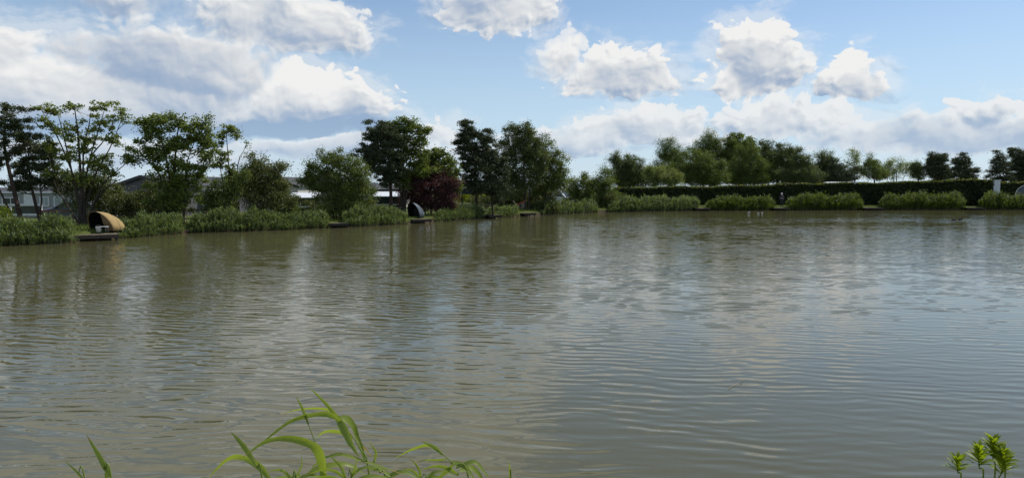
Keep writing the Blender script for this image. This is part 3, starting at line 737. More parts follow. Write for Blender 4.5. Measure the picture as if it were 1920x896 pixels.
# ------------------------------------------------------------------ reed beds along the bank
def reed_bed(label, x0, x1, top, leaf='reed', depth=1.7, hk=None, dens=1.0, off=0.35):
    """clump of reeds along the waterline between columns x0 and x1; top = photo row of its crest"""
    Yc = float(shoreY((x0 + x1) / 2)); k = Yc / F
    H = (HZ + CAMZ * F / Yc - top) * k * (.80 if Yc < 60 else .85) if hk is None else hk
    far = Yc > 60
    Wd = (x1 - x0) * k
    n = int(min(3200, Wd * depth * (80 if not far else 46) * dens))
    u = R.uniform(0, 1, n); px = x0 + (x1 - x0) * u
    v = R.uniform(0, 1, n)
    Y = np.array([float(shoreY(p)) for p in px]) - .35 + v * depth + off - .3
    X = (px - 960) / F * Y; gz = np.maximum(ground_h(X, Y), -.12)
    edge = np.clip(np.minimum(u, 1 - u) * Wd / (.55 * H), 0, 1) ** .5
    lump = .84 + .11 * np.sin(u * Wd * 1.3 + x0) + .07 * np.sin(u * Wd * 3.1 + x0 * 2) + .07 * np.sin(u * Wd * 5.3 + v * 3 + x0)
    h = H * (.30 + .70 * edge) * lump * (.80 + .20 * np.clip(v * 2.2, 0, 1)) * R.uniform(.70, 1.12, n) * np.where(R.uniform(0, 1, n) < .05, 1.2, 1.0)
    base = np.stack([X, Y, gz], 1)
    mb = MB(); s = 1.0 if not far else 1.7
    lean = R.normal(size=(n, 2)) * .10 * h[:, None] + np.array((.05, -.05)) * h[:, None]
    blades(mb, base, h, lean, np.full(n, .016 * s), 3, 0)
    per = 11 if not far else 9
    B = np.repeat(np.arange(n), per); t = R.uniform(.30, 1.0, n * per)
    st = base[B] + np.concatenate([lean[B] * (t ** 2)[:, None], (h[B] * t * .96)[:, None]], 1)
    ang = R.uniform(0, 2 * np.pi, n * per); L = R.uniform(.22, .46, n * per) * (H / 1.4) ** .5 * (1.15 if far else 1)
    ln = np.stack([np.cos(ang), np.sin(ang)], 1) * (L * R.uniform(.35, .95, n * per))[:, None] + np.array((.06, -.02))
    blades(mb, st, L * R.uniform(.25, .9, n * per), ln, R.uniform(.026, .046, n * per) * s, 3, 0, .5)
    # last year's straw at the foot
    q = R.choice(n, n // 3); 
    blades(mb, base[q], h[q] * R.uniform(.25, .5, len(q)), R.normal(size=(len(q), 2)) * .16, np.full(len(q), .014 * s), 2, 1)
    c = P((x0 + x1) / 2, HZ, Yc); c[2] = 0.0
    return tag(mb.build('reed_bed', [M[leaf], M['reedstem']], None, c), label, 'reeds', 'reed beds along the bank')


for a in [
    ('ragged reed clump at the left edge below the leaning pine', -70, 62, 412), ('tall ragged reed clump left of the wooden jetty of the tan shelter', 58, 138, 406),
    ('low leafy reed clump touching the right side of the tan shelter', 216, 262, 420), ('rounded reed mound right of the tan shelter', 248, 342, 399),
    ('dense reed clump beneath the elder bush', 356, 452, 393), ('dense reed clump beneath the rounded hawthorn', 448, 540, 394), ('reed clump tapering down to a plank jetty under the broad bushy tree', 532, 616, 400),
    ('mounded reed clump left of the grey fishing umbrella', 640, 762, 389), ('small reed tuft between the grey umbrella and the plum tree', 816, 848, 395), ('reed clump in front of the tall layered pine', 842, 908, 385),
    ('low yellowish reed clump left of the red-roofed duck house', 914, 972, 388), ('reed clump in front of the white motorhome', 1018, 1120, 375)]:
    reed_bed(*a)
for a in [
    ('small pale reed tuft at the left end of the far bank reeds', 1140, 1172, 379, 'reed'), ('long grey-green reed bed under the left end of the hedge', 1158, 1310, 368, 'reed'), ('low bright reed bed left of the standing angler', 1324, 1452, 369, 'reedbright'),
    ('bright reed bed right of the standing angler', 1474, 1617, 363, 'reedbright'), ('bright bushy reed bed below the domed pine', 1648, 1808, 361, 'reedbright'), ('bright reed bed running out of the right edge', 1834, 2010, 361, 'reedbright')]:
    reed_bed(*a, depth=2.4)

# short grass on the bank
xs = R.uniform(-40, 800, 0)
def bank_grass():
    n = 30000; px = R.uniform(-60, 1960, n); w = R.uniform(0, 1, n) ** 1.5
    Y = np.interp(px, [s[0] for s in SHORE], [F * CAMZ / (s[1] - HZ) for s in SHORE]) + .1 + w * 7
    X = (px - 960) / F * Y; z = ground_h(X, Y); k = z > .05
    b = np.stack([X, Y, z], 1)[k]; n = len(b)
    mb = MB(); blades(mb, b, R.uniform(.06, .22, n), R.normal(size=(n, 2)) * .05, R.uniform(.012, .03, n), 2)
    tag(mb.build('bank_grass', M['grass']), 'short green grass along the pond bank', 'grass', kind='stuff')
bank_grass()


# ------------------------------------------------------------------ buildings
def window(parent, name, c, w, h, frame=M['white'], pane=M['glass'], t=.07, rz=0.0):
    """window on a wall that faces -y in the parent's space: frame > pane, sill"""
    f = MB(); x, y, z = c; b = .07
    f.box((x, y, z + h / 2 - b / 2), (w, t, b)); f.box((x, y, z - h / 2 + b / 2), (w, t, b))
    f.box((x - w / 2 + b / 2, y, z), (b, t, h - 2 * b)); f.box((x + w / 2 - b / 2, y, z), (b, t, h - 2 * b)); f.box((x, y, z), (.04, t * .8, h - 2 * b))
    o = f.build(name, frame, parent)
    MB().box((x, y + .01, z), (w - 2 * b, .02, h - 2 * b)).build('pane', pane, o)
    return o


def gable(name, label, px, Y, width, length, wall_h, rise, rz, wallm, roofm, windows=(), overhang=.25, door=None, fasc='fascia', cat='building'):
    c = G(px, Y)
    root = empty(name, c, label, cat, None, rz); w2 = width / 2
    MB().prism([(-w2, -.1), (w2, -.1), (w2, wall_h), (0, wall_h + rise), (-w2, wall_h)], 0, length).build('wall', M[wallm], root)
    r = MB(); sl = rise / w2; x1 = w2 + overhang
    z0 = wall_h + rise + .03; ze = z0 - sl * x1; t = .10
    r.prism([(0, z0), (x1, ze), (x1, ze + t), (0, z0 + t), (-x1, ze + t), (-x1, ze)], -overhang, length + overhang)
    ro = r.build('roof', M[roofm], root)
    f = MB(); yf = -overhang - .03
    f.prism([(0, z0 - .14), (x1, ze - .14), (x1 + .02, ze + t + .02), (0, z0 + t + .02), (-x1 - .02, ze + t + .02), (-x1, ze - .14)], yf, yf + .025)
    f.build('fascia', M[fasc], ro)
    s = MB()
    for z in np.arange(.3, wall_h, .22): s.box((0, -.012, z), (width - .02, .02, .025))
    s.build('cladding_line', M[wallm], root)
    for wx, wz, ww, wh, pm in windows: window(root, 'window', (wx, -.03, wz), ww, wh, M['white'], M[pm])
    if door:
        d = MB().box((door, -.04, 1.0), (.85, .07, 1.95)).build('door', M['white'], root)
        MB().box((door + .3, -.09, 1.0), (.12, .04, .03)).build('handle', M['steel'], d)
    return root


gable('lodge', 'dark grey gabled lodge behind the low dark bush', 268, 58, 6.2, 11, 2.45, .78, rad(-20), 'greywall', 'roof', [(-2.3, 1.55, .95, .9, 'glass'), (.95, 1.35, .5, 1.25, 'glass')])
gable('lodge', 'cream gabled lodge right of the rounded hawthorn', 500, 70, 6.6, 11, 2.45, .95, rad(-6), 'offwhite', 'roof', [(-1.2, 1.5, 1.1, 1.0, 'glass')])
gable('static_caravan', 'pale caravan with curtained window between two sycamores', 372, 60, 3.2, 9, 1.95, .3, rad(8), 'paleg', 'paleroof', [(.75, 1.2, .8, .95, 'curtain'), (-.7, 1.2, .8, .95, 'curtain')], .1, cat='caravan', fasc='white')


def long_unit(name, label, px, Y, length, depth, wall_h, rise, rz, wallm, roofm, windows, door=None, cat='caravan', fascia='white'):
    """low building seen along its long side, ridge along x"""
    root = empty(name, G(px, Y), label, cat, None, rz); l2 = length / 2
    MB().box((0, depth / 2, wall_h / 2 - .05), (length, depth, wall_h + .1)).build('wall', M[wallm], root)
    r = MB(); ov = .18; z0 = wall_h + .02
    v = [(-l2 - ov, -ov, z0), (l2 + ov, -ov, z0), (l2 + ov, depth + ov, z0), (-l2 - ov, depth + ov, z0), (-l2 + .6, depth / 2, z0 + rise), (l2 - .6, depth / 2, z0 + rise)]
    r.add(v, [(0, 1, 5, 4), (2, 3, 4, 5), (1, 2, 5), (3, 0, 4), (3, 2, 1, 0)])
    ro = r.build('roof', M[roofm], root)
    MB().box((0, -ov - .02, z0 - .02), (length + 2 * ov, .04, .14)).build('fascia', M[fascia], ro)
    for wx, wz, ww, wh, pm in windows: window(root, 'window', (wx, -.03, wz), ww, wh, M['white'], M[pm])
    if door is not None:
        d = MB().box((door, -.04, 1.0), (.8, .07, 1.9)).build('door', M['white'], root)
        MB().box((door + .28, -.09, 1.0), (.1, .04, .03)).build('handle', M['steel'], d)
    return root


long_unit('static_caravan', 'long cream caravan behind the pines and blue car at the left edge', 60, 52, 10, 3.4, 1.95, .35, rad(2), 'paleg', 'roof', [(2.2, 1.25, 1.2, .75, 'curtain'), (.9, 1.25, .7, .75, 'curtain'), (-1.6, 1.2, 1.3, .75, 'glass'), (4.1, 1.2, .9, .8, 'curtain')], -.2, fascia='white')
long_unit('lodge', 'grey hip-roofed lodge right of the cream gable', 628, 76, 9, 6, 2.15, .8, 0, 'midgrey', 'roof', [(-3.2, 1.2, 1.1, .9, 'glass'), (-.4, 1.2, 1.2, .9, 'glass')], cat='building', fascia='fascia')
long_unit('lodge', 'pale lodge with teal window behind the round-headed pine', 722, 78, 4.4, 5, 2.1, .6, 0, 'offwhite', 'roof', [(.2, 1.45, .6, 1.1, 'glass'), (1.7, 1.4, .9, .9, 'glass')], cat='building', fascia='fascia')
long_unit('static_caravan', 'pale caravan roof showing above the hedge below the slender birch', 1597, 101, 7.2, 3.4, 2.85, .42, 0, 'offwhite', 'paleroof', [(-1.5, 1.5, 1.2, .9, 'glass')], fascia='white')


def shelter(label, px, Y, w, d, zt, sheet):
    root = empty('shelter', G(px, Y), label, 'shelter', 'pale-roofed shelters on the left bank')
    MB().add([(-w / 2, -.2, zt - .12), (w / 2, -.2, zt - .12), (w / 2, d, zt + .28), (-w / 2, d, zt + .28), (-w / 2, -.2, zt - .06), (w / 2, -.2, zt - .06), (w / 2, d, zt + .34), (-w / 2, d, zt + .34)],
             [(3, 2, 1, 0), (4, 5, 6, 7), (0, 1, 5, 4), (1, 2, 6, 5), (2, 3, 7, 6), (3, 0, 4, 7)]).build('roof', M['paleroof'], root)
    MB().box((0, .02, zt - .12 - sheet / 2), (w * .94, .05, sheet)).build('panel', M['panel'], root)
    for x in (-w * .46, w * .46):
        for y in (.08, d - .1):
            MB().box((x, y, (zt - .15) / 2), (.09, .09, zt - .15)).build('post', M['darkwood'], root)
    MB().box((0, -.03, zt - sheet - .22), (w * .86, .05, .07)).build('rail', M['white'], root)
    MB().box((0, d - .05, zt / 2), (w * .94, .05, zt)).build('back_wall', M['panel'], root)
    return root


shelter('dark open shelter with pale sheet roof beside the cream gable', 562, 58, 2.5, 1.8, 1.55, .62)
shelter('dark open shelter with pale roof edge behind the mounded reeds', 724, 62, 2.6, 1.8, 1.62, .60)

# dark open pavilion
pav = empty('pavilion', G(884, 80), 'dark open pavilion with hipped roof behind the tall layered pine', 'pavilion')
v = []
r_ = MB(); r_.add([(-3.4, -.3, 2.3), (3.4, -.3, 2.3), (3.4, 3.6, 2.3), (-3.4, 3.6, 2.3), (-1.2, 1.6, 3.3), (1.2, 1.6, 3.3)], [(0, 1, 5, 4), (2, 3, 4, 5), (1, 2, 5), (3, 0, 4), (3, 2, 1, 0)]).build('roof', M['roof'], pav)
MB().box((0, -.05, 1.95), (6.6, .08, .68)).build('beam', M['fascia'], pav)
for x in (-3.2, -1.1, 1.1, 3.2): MB().box((x, .05, .8), (.16, .16, 1.62)).build('post', M['darkwood'], pav)

# white end shed by the hedge, hooped trailer, motorhome
sh = empty('shed', G(1865, 91.5), 'white flat-topped shed at the right end of the long hedge', 'shed')
MB().box((0, 1.0, 1.65), (1.45, 2.0, 3.35)).build('wall', M['white'], sh)
MB().box((0, 1.0, 3.38), (1.6, 2.15, .10)).build('roof', M['paleroof'], sh)
MB().box((.05, -.03, 1.0), (.8, .05, 1.95)).build('door', M['offwhite'], sh)

tl = empty('hooped_trailer', G(1924, 93), 'pale hooped trailer with round arched end at the right edge', 'trailer', None, rad(-37))
th = np.linspace(0, np.pi, 17); arc = np.stack([-np.cos(th) * 1.15, np.sin(th) * 1.35 + 1.35], 1); arc = np.vstack([[(-1.15, .5)], arc, [(1.15, .5)]])
o = MB(); o.prism([tuple(a) for a in arc], .05, 2.6); o.build('cover', M['blugrey'], tl)
MB().tube([(a[0], 0, a[1]) for a in arc], .06, 6).build('hoop', M['offwhite'], tl)
for sx in (-1, 1):
    wh = MB(); a = np.linspace(0, 2 * np.pi, 17); wh.tube([(sx * 1.2, 1.3 + .3 * math.cos(q), .33 + .3 * math.sin(q)) for q in a[:-1]] + [(sx * 1.2, 1.6, .33)], .09, 6); wh.build('wheel', M['tyre'], tl)


def vehicle(name, label, cat, loc, rz, L, W, prof, glass, body, wheels, wr, lights, sideglass):
    """side profile in (x, z) swept across the width; front towards +x"""
    root = empty(name, loc, label, cat, None, rz)
    b = MB().prism(prof, -W / 2, W / 2).build('body', body, root, bevel=.07)
    for nm, poly in glass:        # panes lying across the body (windscreen, rear window)
        mb = MB(); (x0, z0), (x1, z1) = poly; n = np.array((z1 - z0, 0, -(x1 - x0))); n = n / np.linalg.norm(n) * .012
        if n[2] < 0: n = -n
        q = [(x0, -W * .42, z0), (x0, W * .42, z0), (x1, W * .36, z1), (x1, -W * .36, z1)]
        mb.add([np.array(p) + n for p in q] + [np.array(p) - n for p in q], [(0, 1, 2, 3), (7, 6, 5, 4), (0, 4, 5, 1), (1, 5, 6, 2), (2, 6, 7, 3), (3, 7, 4, 0)]); mb.build(nm, M['glass'], root)
    for sgn in (-1, 1):
        for poly in sideglass:
            MB().prism(poly, sgn * (W / 2 + .004) - .012, sgn * (W / 2 + .004) + .012).build('side_window', M['glass'], root)
        for x in wheels:
            w = empty('wheel', (0, 0, 0), None, None); w.parent = root; w.location = (x, sgn * (W / 2 - .10), wr)
            w.rotation_euler = (math.pi / 2, 0, 0)
            MB().lathe([(wr * .62, -.1), (wr * .95, -.1), (wr, -.07), (wr, .07), (wr * .95, .1), (wr * .62, .1)], sides=20).build('tyre', M['tyre'], w)
            MB().lathe([(.001, -.075), (wr * .25, -.085), (wr * .62, -.06), (wr * .64, .06), (wr * .25, .085), (.001, .075)], sides=20).build('rim', M['rim'], w)
        for x, z, nm in lights:
            MB().lathe([(.001, .03), (.08, .02), (.10, -.02), (.001, -.03)], (0, 0, 0), 12)
            MB().box((x, sgn * W * .38, z), (.05, .26, .13)).build(nm, M['lamp'], root, bevel=.02)
        MB().box((L * .17, sgn * (W / 2 + .09), prof[-3][1] if False else .95), (.1, .16, .11)).build('wing_mirror', body, root, bevel=.02)
    return root


# car points left (towards -x), so its +x front is turned round
vehicle('car', 'dark blue hatchback car parked behind the open sycamore', 'car', G(140, 46.5), math.pi - .12, 4.2, 1.75,
        [(-2.05, .30), (2.0, .28), (2.1, .50), (2.0, .74), (1.1, .92), (.25, 1.36), (-1.2, 1.40), (-1.9, 1.02), (-2.1, .85)],
        [('windscreen', ((1.0, .97), (.32, 1.33))), ('rear_window', ((-1.82, 1.08), (-1.3, 1.35)))], M['carpaint'], (1.3, -1.3), .31, [(2.03, .63, 'headlight')],
        [[(.80, .96), (.22, 1.27), (-.35, 1.29), (-.35, .96)], [(-.45, .96), (-.45, 1.29), (-1.15, 1.29), (-1.6, 1.0)]])
vehicle('motorhome', 'white motorhome parked right of the tall tree clump', 'motorhome', G(1032, 84), -.5, 6.2, 2.2,
        [(-3.1, .45), (2.9, .40), (3.1, .60), (3.05, 1.0), (2.5, 1.28), (1.75, 2.05), (1.5, 2.45), (-3.0, 2.5), (-3.15, 2.3)],
        [('windscreen', ((2.45, 1.33), (1.80, 2.0))), ('rear_window', ((-3.15, 1.4), (-3.16, 2.0)))], M['white'], (2.2, -1.7), .35, [(3.08, .82, 'headlight')],
        [[(2.2, 1.3), (1.65, 1.95), (1.1, 1.95), (1.1, 1.3)], [(-.2, 1.3), (-.2, 1.95), (-1.8, 1.95), (-1.8, 1.3)]])


# ------------------------------------------------------------------ fences, jetties
def fence(label, px0, px1, Y0, Y1, h, nposts, rails=(1.0,), rail='wood', post='wood', rt=.09):
    a, b = G(px0, Y0), G(px1, Y1); root = empty('fence', a, label, 'fence', 'low timber fences on the bank'); d = b - a; L = np.linalg.norm(d); rz = math.atan2(d[1], d[0])
    root.rotation_euler = (0, 0, rz)
    for f in rails: MB().box((L / 2, -.055, h * f - .04), (L, .05, rt)).build('rail', M[rail], root, bevel=.008)
    for i in range(nposts):
        MB().box((L * i / (nposts - 1), 0, h / 2 - .05), (.10, .10, h + .1)).build('post', M[post], root, bevel=.01)
    return root


fence('low fence with red-brown top rail in front of the blue car', 76, 134, 43, 43, .85, 3, (1.0,), 'redrail', 'wood')
fence('weathered two-rail fence beneath the full leafy sycamore', 344, 386, 46, 46, .85, 2, (1.0, .3))
fence('timber fence in front of the shelter beside the cream gable', 545, 602, 53, 53, .78, 3, (1.0, .12))
fence('plain rail fence between the pale-edged shelter and the grey umbrella', 738, 775, 56, 56, .72, 2, (1.0,))
fence('long pale rail fence below the dark open pavilion', 836, 925, 66, 66, .72, 4, (1.0,))
tag(MB().box((0, 0, .38), (.16, .16, .86)).build('post', M['darkwood'], None, G(49, 40, .42), bevel=.012), 'short dark wooden post beside the leaning pine trunk', 'post')
fp = empty('board_fence', G(418, 52), 'dark close-boarded fence panel behind the thin young sycamore', 'fence')
MB().box((0, 0, .62), (2.4, .05, 1.15)).build('panel', M['panel'], fp)
for x in (-1.2, 1.2): MB().box((x, -.06, .65), (.09, .09, 1.35)).build('post', M['darkwood'], fp)

# white-railed deck of the long caravan
dk = empty('deck', G(20, 46.5), 'white-railed veranda deck with dark panels at the left edge', 'deck')
MB().box((0, .6, .35), (4.3, 1.5, .10)).build('floor', M['deck'], dk)
MB().box((0, -.12, 1.12), (4.3, .09, .13)).build('top_rail', M['white'], dk)
MB().box((0, -.12, .46), (4.3, .09, .15)).build('bottom_rail', M['white'], dk)
for x in (-2.1, 0, 2.1): MB().box((x, -.12, .55), (.09, .09, 1.1)).build('post', M['white'], dk)
for x in (-1.05, 1.05): MB().box((x, -.12, .79), (1.9, .02, .56)).build('panel', M['glass'], dk)


def jetty(label, px0, px1, out=1.0, z=.29, back=1.1, boards=None):
    """timber fishing platform: boards on posts that stand in the water"""
    pc = (px0 + px1) / 2; Ys = float(shoreY(pc)); k = Ys / F; W = (px1 - px0) * k
    c = np.array(((pc - 960) / F * Ys, Ys, 0.0))
    e = .4; a, b = G(px0, float(shoreY(px0))), G(px1, float(shoreY(px1))); rz = math.atan2(b[1] - a[1], b[0] - a[0])
    root = empty('fishing_jetty', c, label, 'jetty', 'fishing jetties around the pond', rz * .45)
    d = MB(); n = max(4, int(W / .155))
    for i in range(n):
        x = -W / 2 + W * (i + .5) / n
        d.box((x, (back - out) / 2, z + R.normal() * .004), (W / n - .014, back + out, .04))
    d.build('deck_boards', M['deck'], root)
    MB().box((0, -out - .025, z - .07), (W, .045, .18)).build('front_beam', M['darkwood'], root)
    for x in np.linspace(-W / 2 + .08, W / 2 - .08, 3 if W > 1 else 2):
        MB().tube([(x, -out + .1, -.7), (x, -out + .1, z - .02)], .055, 8).build('post', M['darkwood'], root)
    return root


for a in [('broad dark-fronted jetty in front of the tan shelter', 143, 214), ('narrow plank jetty under the broad bushy tree', 616, 652), ('jetty on dark posts before the grey fishing umbrella', 768, 806),
          ('small plank jetty left of the yellowish reeds', 908, 934), ('slim jetty right of the red-roofed duck house', 973, 998), ('jetty between the grey-green and the low bright reed beds', 1300, 1328),
          ('jetty under the standing angler', 1446, 1474), ('pale-edged jetty between the two reed beds right of the angler', 1614, 1650), ('earth-topped jetty below the white shed', 1804, 1838)]:
    jetty(*a, out=.5 if a[1] < 900 else .9)


# ------------------------------------------------------------------ fishing shelters
def bivvy(name, label, c, ax, size, hgt, shellm, panelm, ln=1.0):
    """arched canvas shelter open at one end: ribs of shrinking arches along the axis"""
    root = empty(name, c, label, 'fishing shelter', None, ax)
    n, m = 9, 15; th = np.linspace(0, np.pi, m); S = []
    for i in range(n):
        s = i / (n - 1); w = size * (1 - .10 * s - .72 * s ** 3.2); h = hgt * (1 - .06 * s - .86 * s ** 2.6)
        x = ln * (s * 1.0) - .34 * ln * np.sin(th) * (1 - s)          # the mouth leans forward at the top
        S.append(np.stack([x * np.ones(m), -np.cos(th) * w, np.maximum(np.sin(th) ** .8 * h, 0)], 1))
    S = np.array(S); i, j = np.meshgrid(np.arange(n - 1), np.arange(m - 1), indexing='ij'); k = i * m + j
    sh = MB(); sh.add(S, np.stack([k, k + m, k + m + 1, k + 1], -1).reshape(-1, 4), 0, True)
    o = sh.build('canopy', M[shellm], root); so = o.modifiers.new('solid', 'SOLIDIFY'); so.thickness = .012
    inn = MB(); inn.add(S[:-1] * np.array((1, .96, .96)) + np.array((.03, 0, 0)), np.stack([k[:-1], k[:-1] + 1, k[:-1] + m + 1, k[:-1] + m], -1).reshape(-1, 4), 0, True)
    inn.build('lining', M['darkcloth'], root)
    e = S[0]; mid = m // 2
    # front panel closing the half of the mouth that is nearer the camera
    pts = [e[q] * np.array((1, .985, .985)) + np.array((.02, 0, 0)) for q in range(0, mid - 1)]
    pn = MB(); base = np.array((.02, -size * .28, 0.0)); pn.add([base] + pts, [(0, q + 1, q + 2) for q in range(len(pts) - 1)]); pn.build('front_panel', M[panelm], root)
    MB().tube(S[0], .014, 6).build('front_rib', M[panelm], root)
    for q in (3, 6): MB().tube(S[q] * np.array((1, 1.006, 1.006)), .010, 5).build('rib', M[panelm], root)
    return root


c = G(188, 36.0, .42)
bivvy('fishing_shelter', 'tan canvas fishing shelter with open dark mouth on the left bank', c, rad(77), .74, 1.03, 'tan', 'tanpanel', 1.45)
bivvy('fishing_shelter', 'small grey-blue fishing umbrella shelter beside the purple plum', G(776, 53.6), rad(66), .52, 1.16, 'blugrey', 'darkcloth', 1.35)
bk = empty('bucket', G(181, 35.3, .40), 'white bait bucket standing before the tan shelter', 'bucket')
MB().lathe([(.001, .0), (.10, .0), (.13, .26), (.137, .27), (.12, .265), (.095, .02), (.001, .02)]).build('tub', M['bucket'], bk)
MB().tube([(.13 * math.cos(a), 0, .25 + .10 * math.sin(a)) for a in np.linspace(0, np.pi, 9)], .005, 5).build('handle', M['steel'], bk)
st = empty('folding_table', G(191, 35.35, .40), 'tiny pale bait table beside the white bucket', 'table')
MB().box((0, 0, .27), (.40, .26, .025)).build('table_top', M['bucket'], st, bevel=.006)
for x in (-.17, .17):
    for y in (-.1, .1): MB().tube([(x, y, 0), (x, y, .26)], .009, 6).build('leg', M['steel'], st)
bg = MB(); s_ = np.linspace(-1, 1, 9)
bg.tube([(x * .22, 0, .17 + .02 * math.cos(x * 3)) for x in s_], .14 * np.sqrt(np.clip(1.08 - s_ ** 4, .05, 1)), 12)
bo = bg.build('bag', M['pink'], None, G(171, 35.4, .41)); tag(bo, 'pink patterned bag lying in the mouth of the tan shelter', 'bag')
MB().tube([(.14 * math.cos(a), -.02, .29 + .09 * math.sin(a)) for a in np.linspace(0, np.pi, 9)], .012, 6).build('handle', M['darkcloth'], bo)

# duck house with a red roof and a pole leaning beside it
dh = empty('duck_house', G(976, 67.8), 'small wooden duck house with sloping red roof by the water', 'duck house')
MB().prism([(-.36, .38), (.36, .38), (.36, .92), (-.36, .62)], -.3, .3).build('wall', M['wood'], dh)
MB().prism([(-.50, .59), (.46, 1.0), (.46, 1.06), (-.50, .65)], -.40, .40).build('roof', M['redpaint'], dh)
MB().box((-.02, -.304, .56), (.22, .012, .26)).build('entrance', M['fascia'], dh)
for x in (-.3, .3):
    for y in (-.25, .25): MB().box((x, y, .15), (.07, .07, .5)).build('leg', M['darkwood'], dh)
pl = MB().tube([P(962, 376, 66.6), P(969, 388, 66.2), P(973, 404.5, 65.8)], .035, 6)
tag(pl.build('leaning_pole', M['wood'], None, P(973, 404.5, 65.8)), 'thin bare pole leaning over the water beside the duck house', 'pole')


# ------------------------------------------------------------------ angler, birds, floating stick
def skinned(name, pts, edges, radii, m, parent, sub=1):
    me = bpy.data.meshes.new(name); me.from_pydata([tuple(p) for p in pts], edges, []); o = bpy.data.objects.new(name, me); col.objects.link(o)
    o.parent = parent; sk = o.modifiers.new('skin', 'SKIN'); sk.use_smooth_shade = True
    for i, v in enumerate(me.skin_vertices[0].data):
        r = radii[i]; v.radius = (r, r) if np.isscalar(r) else r; v.use_root = (i == 0)
    ss = o.modifiers.new('sub', 'SUBSURF'); ss.levels = sub; ss.render_levels = sub
    me.materials.append(m); return o


def person():
    Yp = 84.3; c = G(1466, Yp, .36)
    root = empty('person', c, 'person in dark clothes and white cap standing on a jetty in front of the hedge', 'person', None, rad(-25))
    # skin and clothing split by height on the one body surface
    m = bpy.data.materials.new('clothed body'); m.use_nodes = True; t = m.node_tree; g = NT(t); b = t.nodes['Principled BSDF']
    tc = t.nodes.new('ShaderNodeTexCoord'); x, y, z = g.sep(tc.outputs['Object'])
    head = g.math('GREATER_THAN', z, 1.50); hand = g.math('LESS_THAN', y, -.33); leg = g.math('LESS_THAN', z, .95)
    cc = g.mixc(leg, rgb(.030, .034, .045), rgb(.020, .020, .024)); cc = g.mixc(g.math('MAXIMUM', head, hand), cc, rgb(.50, .32, .24))
    cc = g.mixc(g.math('LESS_THAN', z, .10), cc, rgb(.02, .018, .016)); g.put(b.inputs['Base Color'], cc); b.inputs['Roughness'].default_value = .75
    V, E, Rr = [], [], []
    def chain(start, seq):
        p = start
        for q, r in seq:
            V.append(q); Rr.append(r); i = len(V) - 1
            if p is not None: E.append((p, i))
            p = i
        return p
    chain(None, [((0, 0, .95), (.155, .11))])
    ch = chain(0, [((0, .01, 1.15), (.145, .105)), ((0, .01, 1.36), (.17, .11))])
    nk = chain(ch, [((0, -.005, 1.50), .058), ((0, -.02, 1.58), .07), ((0, -.03, 1.67), (.078, .09)), ((0, -.025, 1.745), (.05, .055))])
    for s in (-1, 1):
        sh = chain(ch, [((s * .19, .01, 1.40), .062), ((s * .25, .03, 1.14), .050), ((s * .17, -.20, 1.05), .042), ((s * .07, -.36, 1.13), .030), ((s * .05, -.40, 1.15), (.036, .020))])
        for f, (dx, ll) in enumerate([(-.030, .070), (-.010, .082), (.010, .078), (.028, .062)]):
            chain(sh, [((s * .05 + s * dx, -.435, 1.16), .009), ((s * .05 + s * dx, -.44 - ll * .4, 1.15), .009), ((s * .05 + s * dx * .9, -.44 - ll * .45, 1.15 - ll * .4), .008)])
        chain(sh - 1, [((s * .02, -.39, 1.165), .010), ((s * .0, -.425, 1.165), .009)])
        chain(0, [((s * .10, 0, .86), .088), ((s * .115, -.015, .48), .062), ((s * .12, .02, .10), .045), ((s * .13, -.07, .045), (.045, .04)), ((s * .135, -.17, .035), (.04, .03))])
    skinned('body', V, E, Rr, m, root)
    cap = MB(); cap.lathe([(.098, 1.675), (.103, 1.70), (.098, 1.75), (.070, 1.79), (.001, 1.805)], (0, -.02, 0), 14)
    cap.add([(-.085, -.10, 1.685), (.085, -.10, 1.685), (.06, -.20, 1.672), (-.06, -.20, 1.672), (-.085, -.10, 1.70), (.085, -.10, 1.70), (.06, -.20, 1.682), (-.06, -.20, 1.682)], [(3, 2, 1, 0), (4, 5, 6, 7), (0, 1, 5, 4), (1, 2, 6, 5), (2, 3, 7, 6), (3, 0, 4, 7)])
    cap.build('cap', M['white'], root)
    f = MB()
    for s in (-1, 1): f.lathe([(.001, -.010), (.012, 0), (.001, .010)], (s * .030, -.118, 1.665), 8)
    f.build('eye', M['darkcloth'], root)
    MB().lathe([(.001, -.02), (.015, -.012), (.009, .02), (.001, .026)], (0, -.122, 1.635), 8).build('nose', M['skin'], root)


person()


def waterbird(label, px, py, L, body, beakm, rz, group):
    Y = F * CAMZ / (py - HZ); q = P(px, py, Y)
    root = empty('water_bird', (q[0], q[1], 0), label, 'bird', group, rz)
    s = np.linspace(0, 1, 9); b = MB()
    b.tube(np.stack([(-.5 + s) * L, 0 * s, .10 * L + .16 * L * np.abs(.55 - s) ** 1.6 + .02 * L], 1), L * np.array([.03, .10, .16, .20, .21, .20, .16, .11, .06]), 12)
    b.tube(spline([(.36 * L, 0, .16 * L), (.47 * L, 0, .34 * L), (.45 * L, 0, .50 * L), (.53 * L, 0, .56 * L), (.60 * L, 0, .53 * L)], 12), L * np.array([.10, .085, .07, .06, .055, .055, .06, .075, .085, .085, .07, .045]), 10)
    b.build('body', body, root)
    MB().tube([(.63 * L, 0, .525 * L), (.72 * L, 0, .505 * L), (.77 * L, 0, .50 * L)], L * np.array([.035, .028, .012]), 8).build('beak', beakm, root)
    for sg in (-1, 1):
        w = MB(); w.tube(np.stack([(.22 - .72 * s) * L, sg * L * (.19 - .13 * s), L * (.20 + .05 * s)], 1), L * np.array([.04, .085, .10, .105, .10, .085, .06, .04, .015]), 8); w.build('wing', body, root)
    return root


